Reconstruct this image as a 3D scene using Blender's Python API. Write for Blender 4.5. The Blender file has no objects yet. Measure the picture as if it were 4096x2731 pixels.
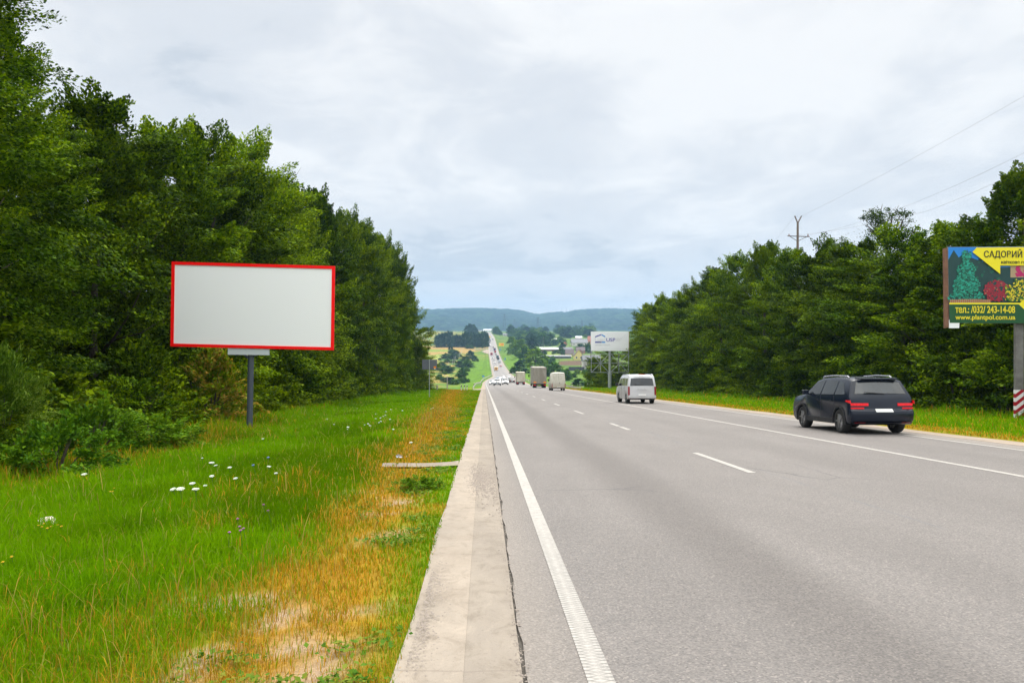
import bpy, bmesh, math, random
import numpy as np
from mathutils import Vector, Matrix

random.seed(7)
RNG = np.random.default_rng(7)
scene = bpy.context.scene
COL = scene.collection

# ------------------------------------------------------------------ camera
EYE = 1.65
YAW = 0.03514
F = 3186.0            # focal length in photo pixels (4096 wide)
cam_d = bpy.data.cameras.new("camera")
cam = bpy.data.objects.new("camera", cam_d)
COL.objects.link(cam)
cam.location = (0, 0, EYE)
cam.rotation_euler = (math.radians(90), 0, -YAW)
cam_d.sensor_width = 36
cam_d.lens = 36 * F / 4096
cam_d.clip_start = 0.1
cam_d.clip_end = 30000
scene.camera = cam

# ------------------------------------------------------------------ sky and sun
SUN_EL = math.radians(52)
SUN_AZ = math.radians(12)          # to the right of straight ahead (+Y)
world = bpy.data.worlds.new("World")
scene.world = world
world.use_nodes = True
wt = world.node_tree
wt.nodes.clear()

def build_sky(nt):
    N, L = nt.nodes, nt.links
    def nd(t, **k):
        n = N.new(t)
        for a, b in k.items():
            setattr(n, a, b)
        return n
    def math_(op, a, b=None, clamp=False):
        n = nd('ShaderNodeMath', operation=op, use_clamp=clamp)
        for i, v in enumerate((a, b)):
            if v is None:
                continue
            if isinstance(v, (int, float)):
                n.inputs[i].default_value = v
            else:
                L.new(v, n.inputs[i])
        return n.outputs[0]
    tc = nd('ShaderNodeTexCoord')
    sep = nd('ShaderNodeSeparateXYZ')
    L.new(tc.outputs['Generated'], sep.inputs[0])
    x, y, z = sep.outputs
    zc = math_('MAXIMUM', z, 0.0)
    den = math_('ADD', zc, 0.16)
    cx, cy = math_('DIVIDE', x, den), math_('DIVIDE', y, den)
    comb = nd('ShaderNodeCombineXYZ')
    L.new(cx, comb.inputs[0]); L.new(cy, comb.inputs[1])
    def noise(scale, detail, rough, dist, off):
        mp = nd('ShaderNodeMapping')
        mp.inputs['Location'].default_value = off
        mp.inputs['Scale'].default_value = (1.0, 0.8, 1)
        L.new(comb.outputs[0], mp.inputs[0])
        n = nd('ShaderNodeTexNoise')
        n.inputs['Scale'].default_value = scale
        n.inputs['Detail'].default_value = detail
        n.inputs['Roughness'].default_value = rough
        n.inputs['Distortion'].default_value = dist
        L.new(mp.outputs[0], n.inputs['Vector'])
        return n.outputs['Fac']
    n1 = noise(0.75, 4, 0.5, 0.3, (3.1, 1.7, 0))
    n2 = noise(2.6, 8, 0.6, 0.5, (-2.3, 5.2, 0))
    mixn = math_('ADD', math_('MULTIPLY', n1, 0.6), math_('MULTIPLY', n2, 0.52))
    # brighter towards the sun behind the cloud
    dot = nd('ShaderNodeVectorMath', operation='DOT_PRODUCT')
    L.new(tc.outputs['Generated'], dot.inputs[0])
    a, e = math.radians(13), math.radians(34)
    dot.inputs[1].default_value = (math.sin(a) * math.cos(e), math.cos(a) * math.cos(e), math.sin(e))
    glow = math_('MULTIPLY', math_('POWER', math_('MAXIMUM', dot.outputs['Value'], 0.0), 8.0), 0.20)
    fac = math_('ADD', mixn, glow)
    ramp = nd('ShaderNodeValToRGB')
    cr = ramp.color_ramp
    cr.interpolation = 'EASE'
    cr.elements[0].position = 0.47; cr.elements[0].color = (0.65, 0.69, 0.74, 1)
    cr.elements[1].position = 0.76; cr.elements[1].color = (0.99, 0.985, 0.975, 1)
    m = cr.elements.new(0.56); m.color = (0.79, 0.81, 0.84, 1)
    L.new(fac, ramp.inputs[0])
    # overcast luminance: zenith brighter than horizon
    mr = nd('ShaderNodeMapRange', interpolation_type='SMOOTHSTEP')
    mr.inputs['From Min'].default_value = 0.36
    mr.inputs['From Max'].default_value = 0.95
    mr.inputs['To Min'].default_value = 1.0
    mr.inputs['To Max'].default_value = 4.9
    L.new(z, mr.inputs['Value'])
    # unseen sky behind the camera, brightened to light surfaces that face it
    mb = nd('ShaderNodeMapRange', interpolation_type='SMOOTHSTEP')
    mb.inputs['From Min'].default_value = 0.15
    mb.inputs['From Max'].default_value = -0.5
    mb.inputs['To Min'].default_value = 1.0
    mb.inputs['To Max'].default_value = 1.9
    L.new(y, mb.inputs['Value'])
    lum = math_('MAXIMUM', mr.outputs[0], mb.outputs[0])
    vm = nd('ShaderNodeVectorMath', operation='SCALE')
    wf = nd('ShaderNodeMapRange'); L.new(lum, wf.inputs['Value'])
    wf.inputs['From Min'].default_value = 1.0; wf.inputs['From Max'].default_value = 2.5
    wm = nd('ShaderNodeMix', data_type='RGBA', blend_type='MULTIPLY'); wm.inputs[7].default_value = (1.03, 1.0, 0.92, 1)
    L.new(wf.outputs[0], wm.inputs[0]); L.new(ramp.outputs[0], wm.inputs[6])
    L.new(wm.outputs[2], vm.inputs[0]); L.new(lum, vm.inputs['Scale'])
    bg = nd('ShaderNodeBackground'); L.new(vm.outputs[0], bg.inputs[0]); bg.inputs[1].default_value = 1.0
    sky = nd('ShaderNodeTexSky', sky_type='NISHITA')
    sky.sun_disc = False
    sky.sun_elevation = SUN_EL
    sky.sun_rotation = SUN_AZ
    bs = nd('ShaderNodeBackground'); L.new(sky.outputs[0], bs.inputs[0]); bs.inputs[1].default_value = 0.1
    mx = nd('ShaderNodeMixShader'); mx.inputs[0].default_value = 0.94
    L.new(bs.outputs[0], mx.inputs[1]); L.new(bg.outputs[0], mx.inputs[2])
    out = nd('ShaderNodeOutputWorld')
    L.new(mx.outputs[0], out.inputs[0])
build_sky(wt)
world.cycles.sampling_method = 'MANUAL'
world.cycles.sample_map_resolution = 512

sun_d = bpy.data.lights.new("sun", 'SUN')
sun = bpy.data.objects.new("sun", sun_d)
COL.objects.link(sun)
sun_d.energy = 2.1
sun_d.angle = math.radians(16)
sun_d.color = (1.0, 0.96, 0.9)
sv = Vector((math.sin(SUN_AZ) * math.cos(SUN_EL), math.cos(SUN_AZ) * math.cos(SUN_EL), math.sin(SUN_EL)))
sun.rotation_euler = sv.to_track_quat('Z', 'Y').to_euler()
sun.location = (0, 0, 50)

scene.view_settings.view_transform = 'Standard'
scene.view_settings.look = 'None'
scene.view_settings.exposure = 0.0
scene.view_settings.gamma = 1.0
scene.cycles.max_bounces = 6
scene.cycles.diffuse_bounces = 3
scene.cycles.transmission_bounces = 4
scene.cycles.transparent_max_bounces = 6
scene.cycles.volume_bounces = 0
scene.cycles.use_denoising = True

# ------------------------------------------------------------------ helpers
def srgb(r, g, b):
    f = lambda c: ((c / 255) / 12.92) if c / 255 <= 0.04045 else (((c / 255) + 0.055) / 1.055) ** 2.4
    return (f(r), f(g), f(b), 1)

class NT:
    def __init__(s, name):
        s.m = bpy.data.materials.new(name)
        s.m.use_nodes = True
        s.t = s.m.node_tree
        s.t.nodes.clear()
        s.out = s.t.nodes.new('ShaderNodeOutputMaterial')
    def n(s, t, **k):
        x = s.t.nodes.new(t)
        for a, b in k.items():
            setattr(x, a, b)
        return x
    def l(s, a, b):
        s.t.links.new(a, b)
    def val(s, sock, v):
        if hasattr(v, 'is_linked') or hasattr(v, 'links'):
            s.l(v, sock)
        else:
            sock.default_value = v
    def math(s, op, a, b=0.0, clamp=False):
        n = s.n('ShaderNodeMath', operation=op, use_clamp=clamp)
        s.val(n.inputs[0], a); s.val(n.inputs[1], b)
        return n.outputs[0]
    def mix(s, f, a, b, mode='MIX'):
        n = s.n('ShaderNodeMix', data_type='RGBA', blend_type=mode)
        s.val(n.inputs[0], f); s.val(n.inputs[6], a); s.val(n.inputs[7], b)
        return n.outputs[2]
    def noise(s, scale, detail=4, rough=0.55, vec=None, dist=0.0, mscale=None):
        n = s.n('ShaderNodeTexNoise')
        n.inputs['Scale'].default_value = scale
        n.inputs['Detail'].default_value = detail
        n.inputs['Roughness'].default_value = rough
        n.inputs['Distortion'].default_value = dist
        if vec is None:
            vec = s.pos()
        if mscale:
            mp = s.n('ShaderNodeMapping')
            mp.inputs['Scale'].default_value = mscale
            s.l(vec, mp.inputs[0]); vec = mp.outputs[0]
        s.l(vec, n.inputs['Vector'])
        return n.outputs['Fac']
    def pos(s):
        if not hasattr(s, '_p'):
            s._p = s.n('ShaderNodeNewGeometry').outputs['Position']
        return s._p
    def obj(s):
        if not hasattr(s, '_o'):
            s._o = s.n('ShaderNodeTexCoord').outputs['Object']
        return s._o
    def ramp(s, f, stops):
        n = s.n('ShaderNodeValToRGB')
        e = n.color_ramp.elements
        e[0].position, e[0].color = stops[0]
        e[1].position, e[1].color = stops[-1]
        for p, c in stops[1:-1]:
            x = e.new(p); x.color = c
        s.l(f, n.inputs[0])
        return n.outputs[0]
    def rng(s, v, a, b, c=0.0, d=1.0, smooth=False):
        n = s.n('ShaderNodeMapRange')
        if smooth:
            n.interpolation_type = 'SMOOTHSTEP'
        s.l(v, n.inputs['Value'])
        for k, x in (('From Min', a), ('From Max', b), ('To Min', c), ('To Max', d)):
            n.inputs[k].default_value = x
        return n.outputs[0]
    def bump(s, h, strength=0.3, dist=0.02):
        n = s.n('ShaderNodeBump')
        n.inputs['Strength'].default_value = strength
        n.inputs['Distance'].default_value = dist
        s.l(h, n.inputs['Height'])
        return n.outputs[0]
    def bsdf(s, color, rough=0.6, metal=0.0, spec=0.4, normal=None, coat=0.0, emit=None, estr=0.0):
        p = s.n('ShaderNodeBsdfPrincipled')
        s.val(p.inputs['Base Color'], color)
        s.val(p.inputs['Roughness'], rough)
        p.inputs['Metallic'].default_value = metal
        p.inputs['Specular IOR Level'].default_value = spec
        p.inputs['Coat Weight'].default_value = coat
        p.inputs['Coat Roughness'].default_value = 0.08
        if normal is not None:
            s.l(normal, p.inputs['Normal'])
        if emit:
            p.inputs['Emission Color'].default_value = emit
            p.inputs['Emission Strength'].default_value = estr
        s.l(p.outputs[0], s.out.inputs[0])
        return p

def c4(r, g, b):
    return (r, g, b, 1)

_plain = {}
def plain(name, col, rough=0.6, metal=0.0, spec=0.4, grime=0.12, coat=0.0, gscale=6.0, emit=0.0):
    """a painted / solid surface with mild procedural dirt and roughness variation"""
    if name in _plain:
        return _plain[name]
    t = NT(name)
    n = t.noise(gscale, 5, 0.6, vec=t.obj())
    dark = tuple(c * 0.62 for c in col[:3]) + (1,)
    f = t.math('MULTIPLY', t.rng(n, 0.42, 0.75), grime * 3.0, True)
    color = t.mix(f, col, dark)
    r = t.rng(n, 0.3, 0.7, max(rough - 0.06, 0.02), min(rough + 0.1, 1))
    if emit:
        t.bsdf(color, r, metal, spec, coat=coat, emit=col, estr=emit)
    else:
        t.bsdf(color, r, metal, spec, coat=coat)
    _plain[name] = t.m
    return t.m

def new_obj(name, mesh, parent=None, loc=None):
    o = bpy.data.objects.new(name, mesh)
    COL.objects.link(o)
    if parent is not None:
        o.parent = parent
    if loc is not None:
        o.location = loc
    return o

def tag(o, label=None, cat=None, group=None, kind=None):
    if label: o['label'] = label
    if cat: o['category'] = cat
    if group: o['group'] = group
    if kind: o['kind'] = kind
    return o

def empty(name, loc, rz=0.0, label=None, cat=None, group=None):
    o = bpy.data.objects.new(name, None)
    COL.objects.link(o)
    o.location = loc
    o.rotation_euler = (0, 0, rz)
    o.empty_display_size = 0.3
    return tag(o, label, cat, group)

def copy_tree(o, parent=None):
    c = o.copy()
    COL.objects.link(c)
    if parent is not None:
        c.parent = parent
    for ch in [x for x in CHILDREN(o)]:
        copy_tree(ch, c)
    return c

def CHILDREN(o):
    return list(o.children)

class MB:
    """collects shapes and links them as one mesh object"""
    def __init__(s):
        s.v, s.f, s.mi = [], [], []
        s.cur = 0
    def face(s, idx):
        s.f.append(tuple(idx)); s.mi.append(s.cur)
    def box(s, c, d, rot=None):
        b = len(s.v)
        hx, hy, hz = d[0] / 2, d[1] / 2, d[2] / 2
        for p in ((-hx, -hy, -hz), (hx, -hy, -hz), (hx, hy, -hz), (-hx, hy, -hz), (-hx, -hy, hz), (hx, -hy, hz), (hx, hy, hz), (-hx, hy, hz)):
            q = Vector(p)
            if rot is not None:
                q = rot @ q
            s.v.append(tuple(q + Vector(c)))
        for f in ((0, 3, 2, 1), (4, 5, 6, 7), (0, 1, 5, 4), (1, 2, 6, 5), (2, 3, 7, 6), (3, 0, 4, 7)):
            s.face([b + i for i in f])
        return s
    def tube(s, pts, radii, n=8, caps=True):
        pts = [Vector(p) for p in pts]
        if not hasattr(radii, '__len__'):
            radii = [radii] * len(pts)
        b = len(s.v)
        up = None
        for i, p in enumerate(pts):
            d = (pts[min(i + 1, len(pts) - 1)] - pts[max(i - 1, 0)])
            if d.length < 1e-9:
                d = Vector((0, 0, 1))
            d.normalize()
            if up is None:
                up = Vector((1, 0, 0)) if abs(d.x) < 0.8 else Vector((0, 1, 0))
            u = (up - d * up.dot(d)).normalized()
            w = d.cross(u)
            up = u
            for k in range(n):
                a = 2 * math.pi * k / n
                s.v.append(tuple(p + (u * math.cos(a) + w * math.sin(a)) * radii[i]))
        for i in range(len(pts) - 1):
            for k in range(n):
                k2 = (k + 1) % n
                s.face((b + i * n + k, b + i * n + k2, b + (i + 1) * n + k2, b + (i + 1) * n + k))
        if caps:
            s.face([b + k for k in reversed(range(n))])
            s.face([b + (len(pts) - 1) * n + k for k in range(n)])
        return s
    def bar(s, a, b_, w, h=None):
        """square bar from a to b_"""
        a, b_ = Vector(a), Vector(b_)
        d = b_ - a
        L = d.length
        q = d.to_track_quat('Z', 'Y').to_matrix()
        return s.box((a + b_) / 2, (w, h or w, L), q)
    def poly(s, pts, flip=False):
        b = len(s.v)
        s.v += [tuple(p) for p in pts]
        idx = list(range(b, b + len(pts)))
        s.face(idx[::-1] if flip else idx)
        return s
    def prism(s, pts, off):
        """closed polygon extruded along a vector"""
        b = len(s.v); n = len(pts)
        off = Vector(off)
        s.v += [tuple(p) for p in pts] + [tuple(Vector(p) + off) for p in pts]
        s.face(range(b, b + n))
        s.face([b + n + i for i in reversed(range(n))])
        for i in range(n):
            j = (i + 1) % n
            s.face((b + j, b + i, b + n + i, b + n + j))
        return s
    def build(s, name, mats, parent=None, loc=None, smooth=False, bevel=0.0, angle=35, segs=2):
        me = bpy.data.meshes.new(name)
        me.from_pydata(s.v, [], s.f)
        if not isinstance(mats, (list, tuple)):
            mats = [mats]
        for m in mats:
            me.materials.append(m)
        if len(mats) > 1:
            me.polygons.foreach_set('material_index', s.mi)
        bm = bmesh.new(); bm.from_mesh(me)
        bmesh.ops.recalc_face_normals(bm, faces=bm.faces)
        bm.to_mesh(me); bm.free()
        if smooth:
            me.shade_smooth()
            try:
                me.set_sharp_from_angle(angle=math.radians(angle))
            except Exception:
                pass
        o = new_obj(name, me, parent, loc)
        if bevel:
            b = o.modifiers.new('bevel', 'BEVEL')
            b.width = bevel; b.segments = segs; b.limit_method = 'ANGLE'; b.angle_limit = math.radians(40)
            b.harden_normals = False
        return o

def np_mesh(name, V, Fq, mats, colors=None, smooth=False, mat_idx=None):
    """fast mesh from numpy; Fq (n,k) index array of equal sided faces (or list of such arrays)"""
    if not isinstance(Fq, (list, tuple)):
        Fq = [Fq]
    me = bpy.data.meshes.new(name)
    me.vertices.add(len(V))
    me.vertices.foreach_set('co', np.ascontiguousarray(V, dtype=np.float32).ravel())
    loops = np.concatenate([f.ravel() for f in Fq]).astype(np.int32)
    tot = np.concatenate([np.full(len(f), f.shape[1], np.int32) for f in Fq])
    start = np.concatenate([[0], np.cumsum(tot)[:-1]]).astype(np.int32)
    me.loops.add(len(loops)); me.polygons.add(len(tot))
    me.polygons.foreach_set('loop_start', start)
    me.polygons.foreach_set('loop_total', tot)
    me.loops.foreach_set('vertex_index', loops)
    for m in (mats if isinstance(mats, (list, tuple)) else [mats]):
        me.materials.append(m)
    if mat_idx is not None:
        me.polygons.foreach_set('material_index', mat_idx.astype(np.int32))
    if colors is not None:
        ca = me.color_attributes.new('tint', 'FLOAT_COLOR', 'POINT')
        c = np.ones((len(V), 4), np.float32); c[:, :3] = colors
        ca.data.foreach_set('color', c.ravel())
    me.update(calc_edges=True)
    me.validate()
    if smooth:
        me.shade_smooth()
    return me

def vnoise(x, y, seed=0):
    """smooth value noise, arrays in -> [0,1]"""
    x = np.asarray(x, float); y = np.asarray(y, float)
    xi, yi = np.floor(x).astype(np.int64), np.floor(y).astype(np.int64)
    fx, fy = x - xi, y - yi
    fx = fx * fx * (3 - 2 * fx); fy = fy * fy * (3 - 2 * fy)
    def h(a, b):
        n = (a * 374761393 + b * 668265263 + seed * 1442695041) & 0x7fffffff
        n = ((n ^ (n >> 13)) * 1274126177) & 0x7fffffff
        return ((n ^ (n >> 16)) & 0xffff) / 65535.0
    return (h(xi, yi) * (1 - fx) + h(xi + 1, yi) * fx) * (1 - fy) + (h(xi, yi + 1) * (1 - fx) + h(xi + 1, yi + 1) * fx) * fy

def fbm(x, y, seed=0, o=3):
    s, a, t = 0, 1.0, 0
    for i in range(o):
        s = s + a * vnoise(np.asarray(x) * 2 ** i, np.asarray(y) * 2 ** i, seed + i * 17); t += a; a *= 0.5
    return s / t

def sstep(a, b, x):
    t = np.clip((np.asarray(x, float) - a) / (b - a), 0, 1)
    return t * t * (3 - 2 * t)

# ------------------------------------------------------------------ terrain and road shape (world metres)
SL = 0.0472
RP = np.array([(-60, 60 * SL), (0, 0), (240, -240 * SL), (270, -12.15), (300, -12.95), (340, -14.0), (380, -15.0), (450, -16.8), (540, -18.2), (640, -17.4), (750, -15.4),
               (860, -12.6), (950, -8.6), (1060, -3.2), (1275, 7.6), (1500, 14.8), (1700, 21.5), (2500, 36), (4200, 50)])
def z_road(Y):
    return np.interp(Y, RP[:, 0], RP[:, 1])
def x_left(Y):
    return np.interp(Y, [0, 262, 300, 380, 540, 1275, 1700, 2200], [0.22, 0.22, 1.2, 4.9, 5.9, 6.3, 4.0, -40])
def x_right(Y):
    return np.interp(Y, [0, 240, 380, 540, 1275, 1700, 2200], [13.1, 13.1, 14.0, 15.9, 16.4, 14.0, -28])
HLP = np.array([(-60, 60 * SL), (0, 0), (122, -122 * SL), (150, -9.2), (200, -14.5), (260, -18.5), (330, -20.5), (420, -20.8), (540, -20.6), (700, -18.0),
                (860, -13.5), (1060, -5.0), (1275, 5.0), (1500, 13.0), (1700, 20.0), (2500, 34), (4200, 50)])
HRP = np.array([(-60, 60 * SL), (0, 0), (135, -135 * SL), (170, -9.0), (220, -12.5), (300, -15.6), (420, -17.4), (540, -17.6), (700, -14.6),
                (860, -10.5), (1060, -3.6), (1275, 5.0), (1500, 13.0), (1700, 20.0), (2500, 34), (4200, 50)])
def terr(X, Y):
    X = np.asarray(X, float); Y = np.asarray(Y, float)
    zr = z_road(Y); xl, xr = x_left(Y), x_right(Y)
    dl, dr = (xl - 0.7) - X, X - (xr + 0.9)
    hl = np.interp(Y, HLP[:, 0], HLP[:, 1]) - 0.045 * np.clip(dl, 0, 14) * sstep(140, 60, Y)
    hr_ = np.interp(Y, HRP[:, 0], HRP[:, 1]) - 0.02 * np.clip(dr, 0, 30) * sstep(140, 60, Y)
    far = sstep(150, 400, Y)
    und = (fbm(X / 90 + 7, Y / 120, 3) - 0.5) * 3.0 * far * sstep(15, 80, np.minimum(np.abs(X - xl), np.abs(X - xr)))
    near = (fbm(X / 2.2, Y / 2.2, 9) - 0.5) * 0.10 * sstep(0.2, 2.0, np.maximum(dl, dr)) * (1 - far)
    # low steps so that the far sides always sit a little under the road
    L = np.maximum(hl + und, zr - 0.03 - np.maximum(dl - 2.6, 0) * 0.42)
    R = np.maximum(hr_ + und, zr - 0.03 - np.maximum(dr - 2.6, 0) * 0.42)
    L = np.where(dl < 12, np.minimum(L, zr + 0.02 * np.maximum(dl, 0)), L)
    R = np.where(dr < 12, np.minimum(R, zr + 0.02 * np.maximum(dr, 0)), R)
    under = zr - 0.16
    z = np.where(dl > 0, L + near, np.where(dr > 0, R + near, under))
    return z

def ray(px, py):
    f = np.array([math.sin(YAW), math.cos(YAW), 0.0]); r = np.array([math.cos(YAW), -math.sin(YAW), 0.0])
    return f + r * ((px - 2048) / F) + np.array([0, 0, 1.0]) * ((1365.5 - py) / F)
def at(px, py, Y):
    d = ray(px, py)
    t = Y / d[1]
    return Vector((d[0] * t, Y, EYE + d[2] * t))
_T = np.concatenate([np.arange(2, 60, 0.1), np.arange(60, 400, 0.5), np.arange(400, 4200, 2.0)])
def ground(px, py, raise_=0.0, default=None):
    d = ray(px, py)
    X, Y, Z = d[0] * _T, d[1] * _T, EYE + d[2] * _T
    g = np.where((X > x_left(Y) - .6) & (X < x_right(Y) + .6), z_road(Y), terr(X, Y)) + raise_
    hit = np.nonzero(Z < g)[0]
    if len(hit) == 0:
        return default
    i = hit[0]
    return Vector((X[i], Y[i], g[i] - raise_))
def gz(X, Y):
    return float(terr(X, Y))
def rzv(Y):
    return float(z_road(Y))
def pxm(Y):
    return Y / F      # metres per photo pixel

# ---- dryness of the verge (0 lush green .. 1 straw) and bare soil
def dryness(X, Y):
    d = -0.48 - X
    c = 0.54 + 0.028 * Y
    w = 0.36 + 0.010 * Y
    n = fbm(X * 0.9 + 3, Y * 0.35, 21, 3)
    band = np.exp(-((d - c) / w) ** 2) * (0.55 + 0.9 * n)
    n2 = fbm(X * 1.7, Y * 0.9, 5, 3)
    edge = sstep(4.5, 0.2, d) * sstep(0.5, 0.75, n2) * 0.5
    nearcam = sstep(10, 4, Y) * sstep(2.2, 0.8, d) * (0.1 + 0.5 * n2)
    far = 0.75 * np.exp(-((X + 12) / 1.8) ** 2 - ((Y - 44) / 9) ** 2) + 0.5 * np.exp(-((X + 9.2) / 1.5) ** 2 - ((Y - 22) / 9) ** 2)
    right = np.where(X > 12, np.exp(-((X - 14.6) / 0.9) ** 2) * (0.4 + 0.5 * n), 0)
    left = np.where(X > 5, 0, band + edge + nearcam + far)
    left = left + np.where(X > 5, 0, 0.28 * sstep(6.2, 4.3, Y) * sstep(5.0, 1.5, d) * (0.4 + n2))
    return np.clip(left + right, 0, 1) * sstep(200, 130, Y)
def soil(X, Y):
    n = fbm(X * 2.3 + 9, Y * 1.6 + 4, 33, 3)
    d = -0.48 - X
    s = .8 * sstep(0.60, 0.74, n) * sstep(0.1, 0.5, d) * sstep(2.2, 1.2, d) * sstep(15, 8, Y)
    for px, py, r in ((1150, 2435, .22), (1230, 2560, .25), (1470, 2425, .16), (1600, 2000, .3), (1540, 2130, .25), (1250, 2650, .25)):
        t = 1.65 * F / (py - 1516)
        y0 = t / F * F * 1.0
        x0 = (px - 1936) / F * t
        s = np.maximum(s, sstep(1.15, 0.2, np.hypot(X - x0, (Y - t) / 1.6) / r + (fbm(X * 6, Y * 6, 71, 3) - .5) * 1.3) * .95)
    return s

GREEN = np.array([0.066, 0.190, 0.0012]); GREEN2 = np.array([0.150, 0.280, 0.0018]); STRAW = np.array([0.38, 0.215, 0.018]); SOILC = np.array([0.33, 0.24, 0.165])
def inpoly(X, Y, poly):
    c = np.zeros(X.shape, bool)
    n = len(poly); j = n - 1
    for i in range(n):
        xi, yi = poly[i]; xj, yj = poly[j]
        if yi != yj:
            c ^= ((yi > Y) != (yj > Y)) & (X < (xj - xi) * (Y - yi) / (yj - yi) + xi)
        j = i
    return c

def build_terrain():
    ys = np.concatenate([np.arange(-30, 3, 1.5), np.arange(3, 30, 0.25), np.arange(30, 130, 1.0), np.arange(130, 400, 4), np.arange(400, 1800, 9), np.arange(1800, 4300, 60)])
    xs_l = -np.concatenate([[0.49], np.arange(0.7, 9, 0.25), np.arange(9, 20, 1.0), np.arange(20, 60, 2.5), np.arange(60, 400, 7), np.arange(400, 3200, 90)])[::-1]
    xs_r = np.concatenate([[14.0], np.arange(14.4, 24, 0.5), np.arange(24, 60, 2.0), np.arange(60, 500, 6), np.arange(500, 3200, 90)])
    # lateral coordinate relative to the road edges
    rows = []
    for Y in ys:
        xl, xr = x_left(Y), x_right(Y)
        rows.append(np.concatenate([xs_l + (xl - 0.22), [xl - 0.55, xl + 1.5, (xl + xr) / 2, xr - 1.5, xr + 0.75], xs_r + (xr - 13.1)]))
    X = np.array(rows); Yg = np.repeat(ys[:, None], X.shape[1], 1)
    Z = terr(X, Yg)
    V = np.stack([X, Yg, Z], -1).reshape(-1, 3)
    nr, nc = X.shape
    i = np.arange(nr - 1)[:, None] * nc + np.arange(nc - 1)[None, :]
    Fq = np.stack([i, i + 1, i + nc + 1, i + nc], -1).reshape(-1, 4)
    # colour of the ground itself: grass, straw, soil, fields
    x, y = V[:, 0], V[:, 1]
    n = fbm(x / 1.5, y / 1.5, 2)[:, None]
    col = GREEN * 0.8 * (1 - n) + GREEN2 * 0.8 * n
    d = dryness(x, y)[:, None]; s = soil(x, y)[:, None]
    col = col * (1 - d) + STRAW * 0.8 * d
    col = col * (1 - s) + SOILC * s
    # woodland floor
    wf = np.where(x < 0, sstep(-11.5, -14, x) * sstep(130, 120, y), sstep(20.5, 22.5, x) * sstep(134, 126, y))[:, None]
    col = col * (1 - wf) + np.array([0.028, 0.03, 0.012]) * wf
    # valley: scrub and meadow mix
    far = sstep(140, 260, y)[:, None]
    xl, xr = x_left(y), x_right(y)
    edge = np.minimum(np.abs(x - xl), np.abs(x - xr))
    m = fbm(x / 26, y / 40, 40)[:, None]; m2 = fbm(x / 9, y / 14, 44)[:, None]
    g1, g2, g3 = np.array([0.05, 0.125, 0.014]), np.array([0.09, 0.155, 0.018]), np.array([0.30, 0.21, 0.05])
    v = g1 * (1 - sstep(0.35, 0.55, m)) + g2 * sstep(0.35, 0.55, m)
    dryl = (sstep(0.45, 0.62, m2) * np.where(x < xl, 0.85, 0.15)[:, None])
    v = v * (1 - dryl) + g3 * dryl
    bank = sstep(26, 14, edge)[:, None] * sstep(1000, 700, y)[:, None]
    v = v * (1 - bank) + np.array([0.088, 0.175, 0.008]) * bank
    v = v * (0.72 + 0.56 * fbm(x / 3.5, y / 9, 91, 3))[:, None]
    col = col * (1 - far) + v * far
    def field(pxpts, c):
        nonlocal col
        P = [ground(*p) for p in pxpts]
        P = [(p.x, p.y) for p in P if p is not None]
        if len(P) > 2:
            k = inpoly(x, y, P)
            col[k] = np.array(c)
    field([(1640, 1387), (1905, 1385), (1900, 1404), (1860, 1412), (1700, 1420), (1600, 1420)], (0.30, 0.20, 0.06))
    field([(1600, 1398), (1840, 1400), (1800, 1407), (1600, 1410)], (0.16, 0.22, 0.03))
    field([(1600, 1424), (1790, 1418), (1760, 1436), (1600, 1436)], (0.22, 0.26, 0.05))
    field([(1755, 1311), (1810, 1311), (1825, 1347), (1600, 1347), (1600, 1312)], (0.07, 0.26, 0.03))
    field([(1810, 1311), (1862, 1313), (1862, 1346), (1825, 1347)], (0.035, 0.17, 0.03))
    field([(1730, 1500), (1800, 1496), (1800, 1520), (1720, 1522)], (0.33, 0.28, 0.08))
    field([(2238, 1443), (2340, 1443), (2340, 1460), (2236, 1460)], (0.11, 0.065, 0.04))
    field([(2160, 1408), (2255, 1408), (2255, 1424), (2160, 1424)], (0.18, 0.24, 0.04))
    field([(2000, 1318), (2060, 1318), (2050, 1336), (2010, 1336)], (0.33, 0.24, 0.09))
    field([(2110, 1316), (2190, 1316), (2190, 1325), (2110, 1325)], (0.33, 0.24, 0.09))
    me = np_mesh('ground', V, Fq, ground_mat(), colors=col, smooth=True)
    tag(new_obj('ground', me), kind='structure')

def ground_mat():
    t = NT('ground soil and turf')
    a = t.n('ShaderNodeAttribute', attribute_name='tint')
    n = t.noise(3.0, 6, 0.7); n2 = t.noise(38.0, 3, 0.7)
    f = t.math('ADD', t.math('MULTIPLY', n, 0.6), t.math('MULTIPLY', n2, 0.6))
    k = t.rng(f, 0.35, 0.85, 0.55, 1.4)
    vm = t.n('ShaderNodeVectorMath', operation='SCALE')
    t.l(a.outputs['Color'], vm.inputs[0]); t.l(k, vm.inputs['Scale'])
    t.bsdf(vm.outputs[0], 0.95, 0, 0.1, normal=t.bump(n2, 0.6, 0.04))
    return t.m
build_terrain()

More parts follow.
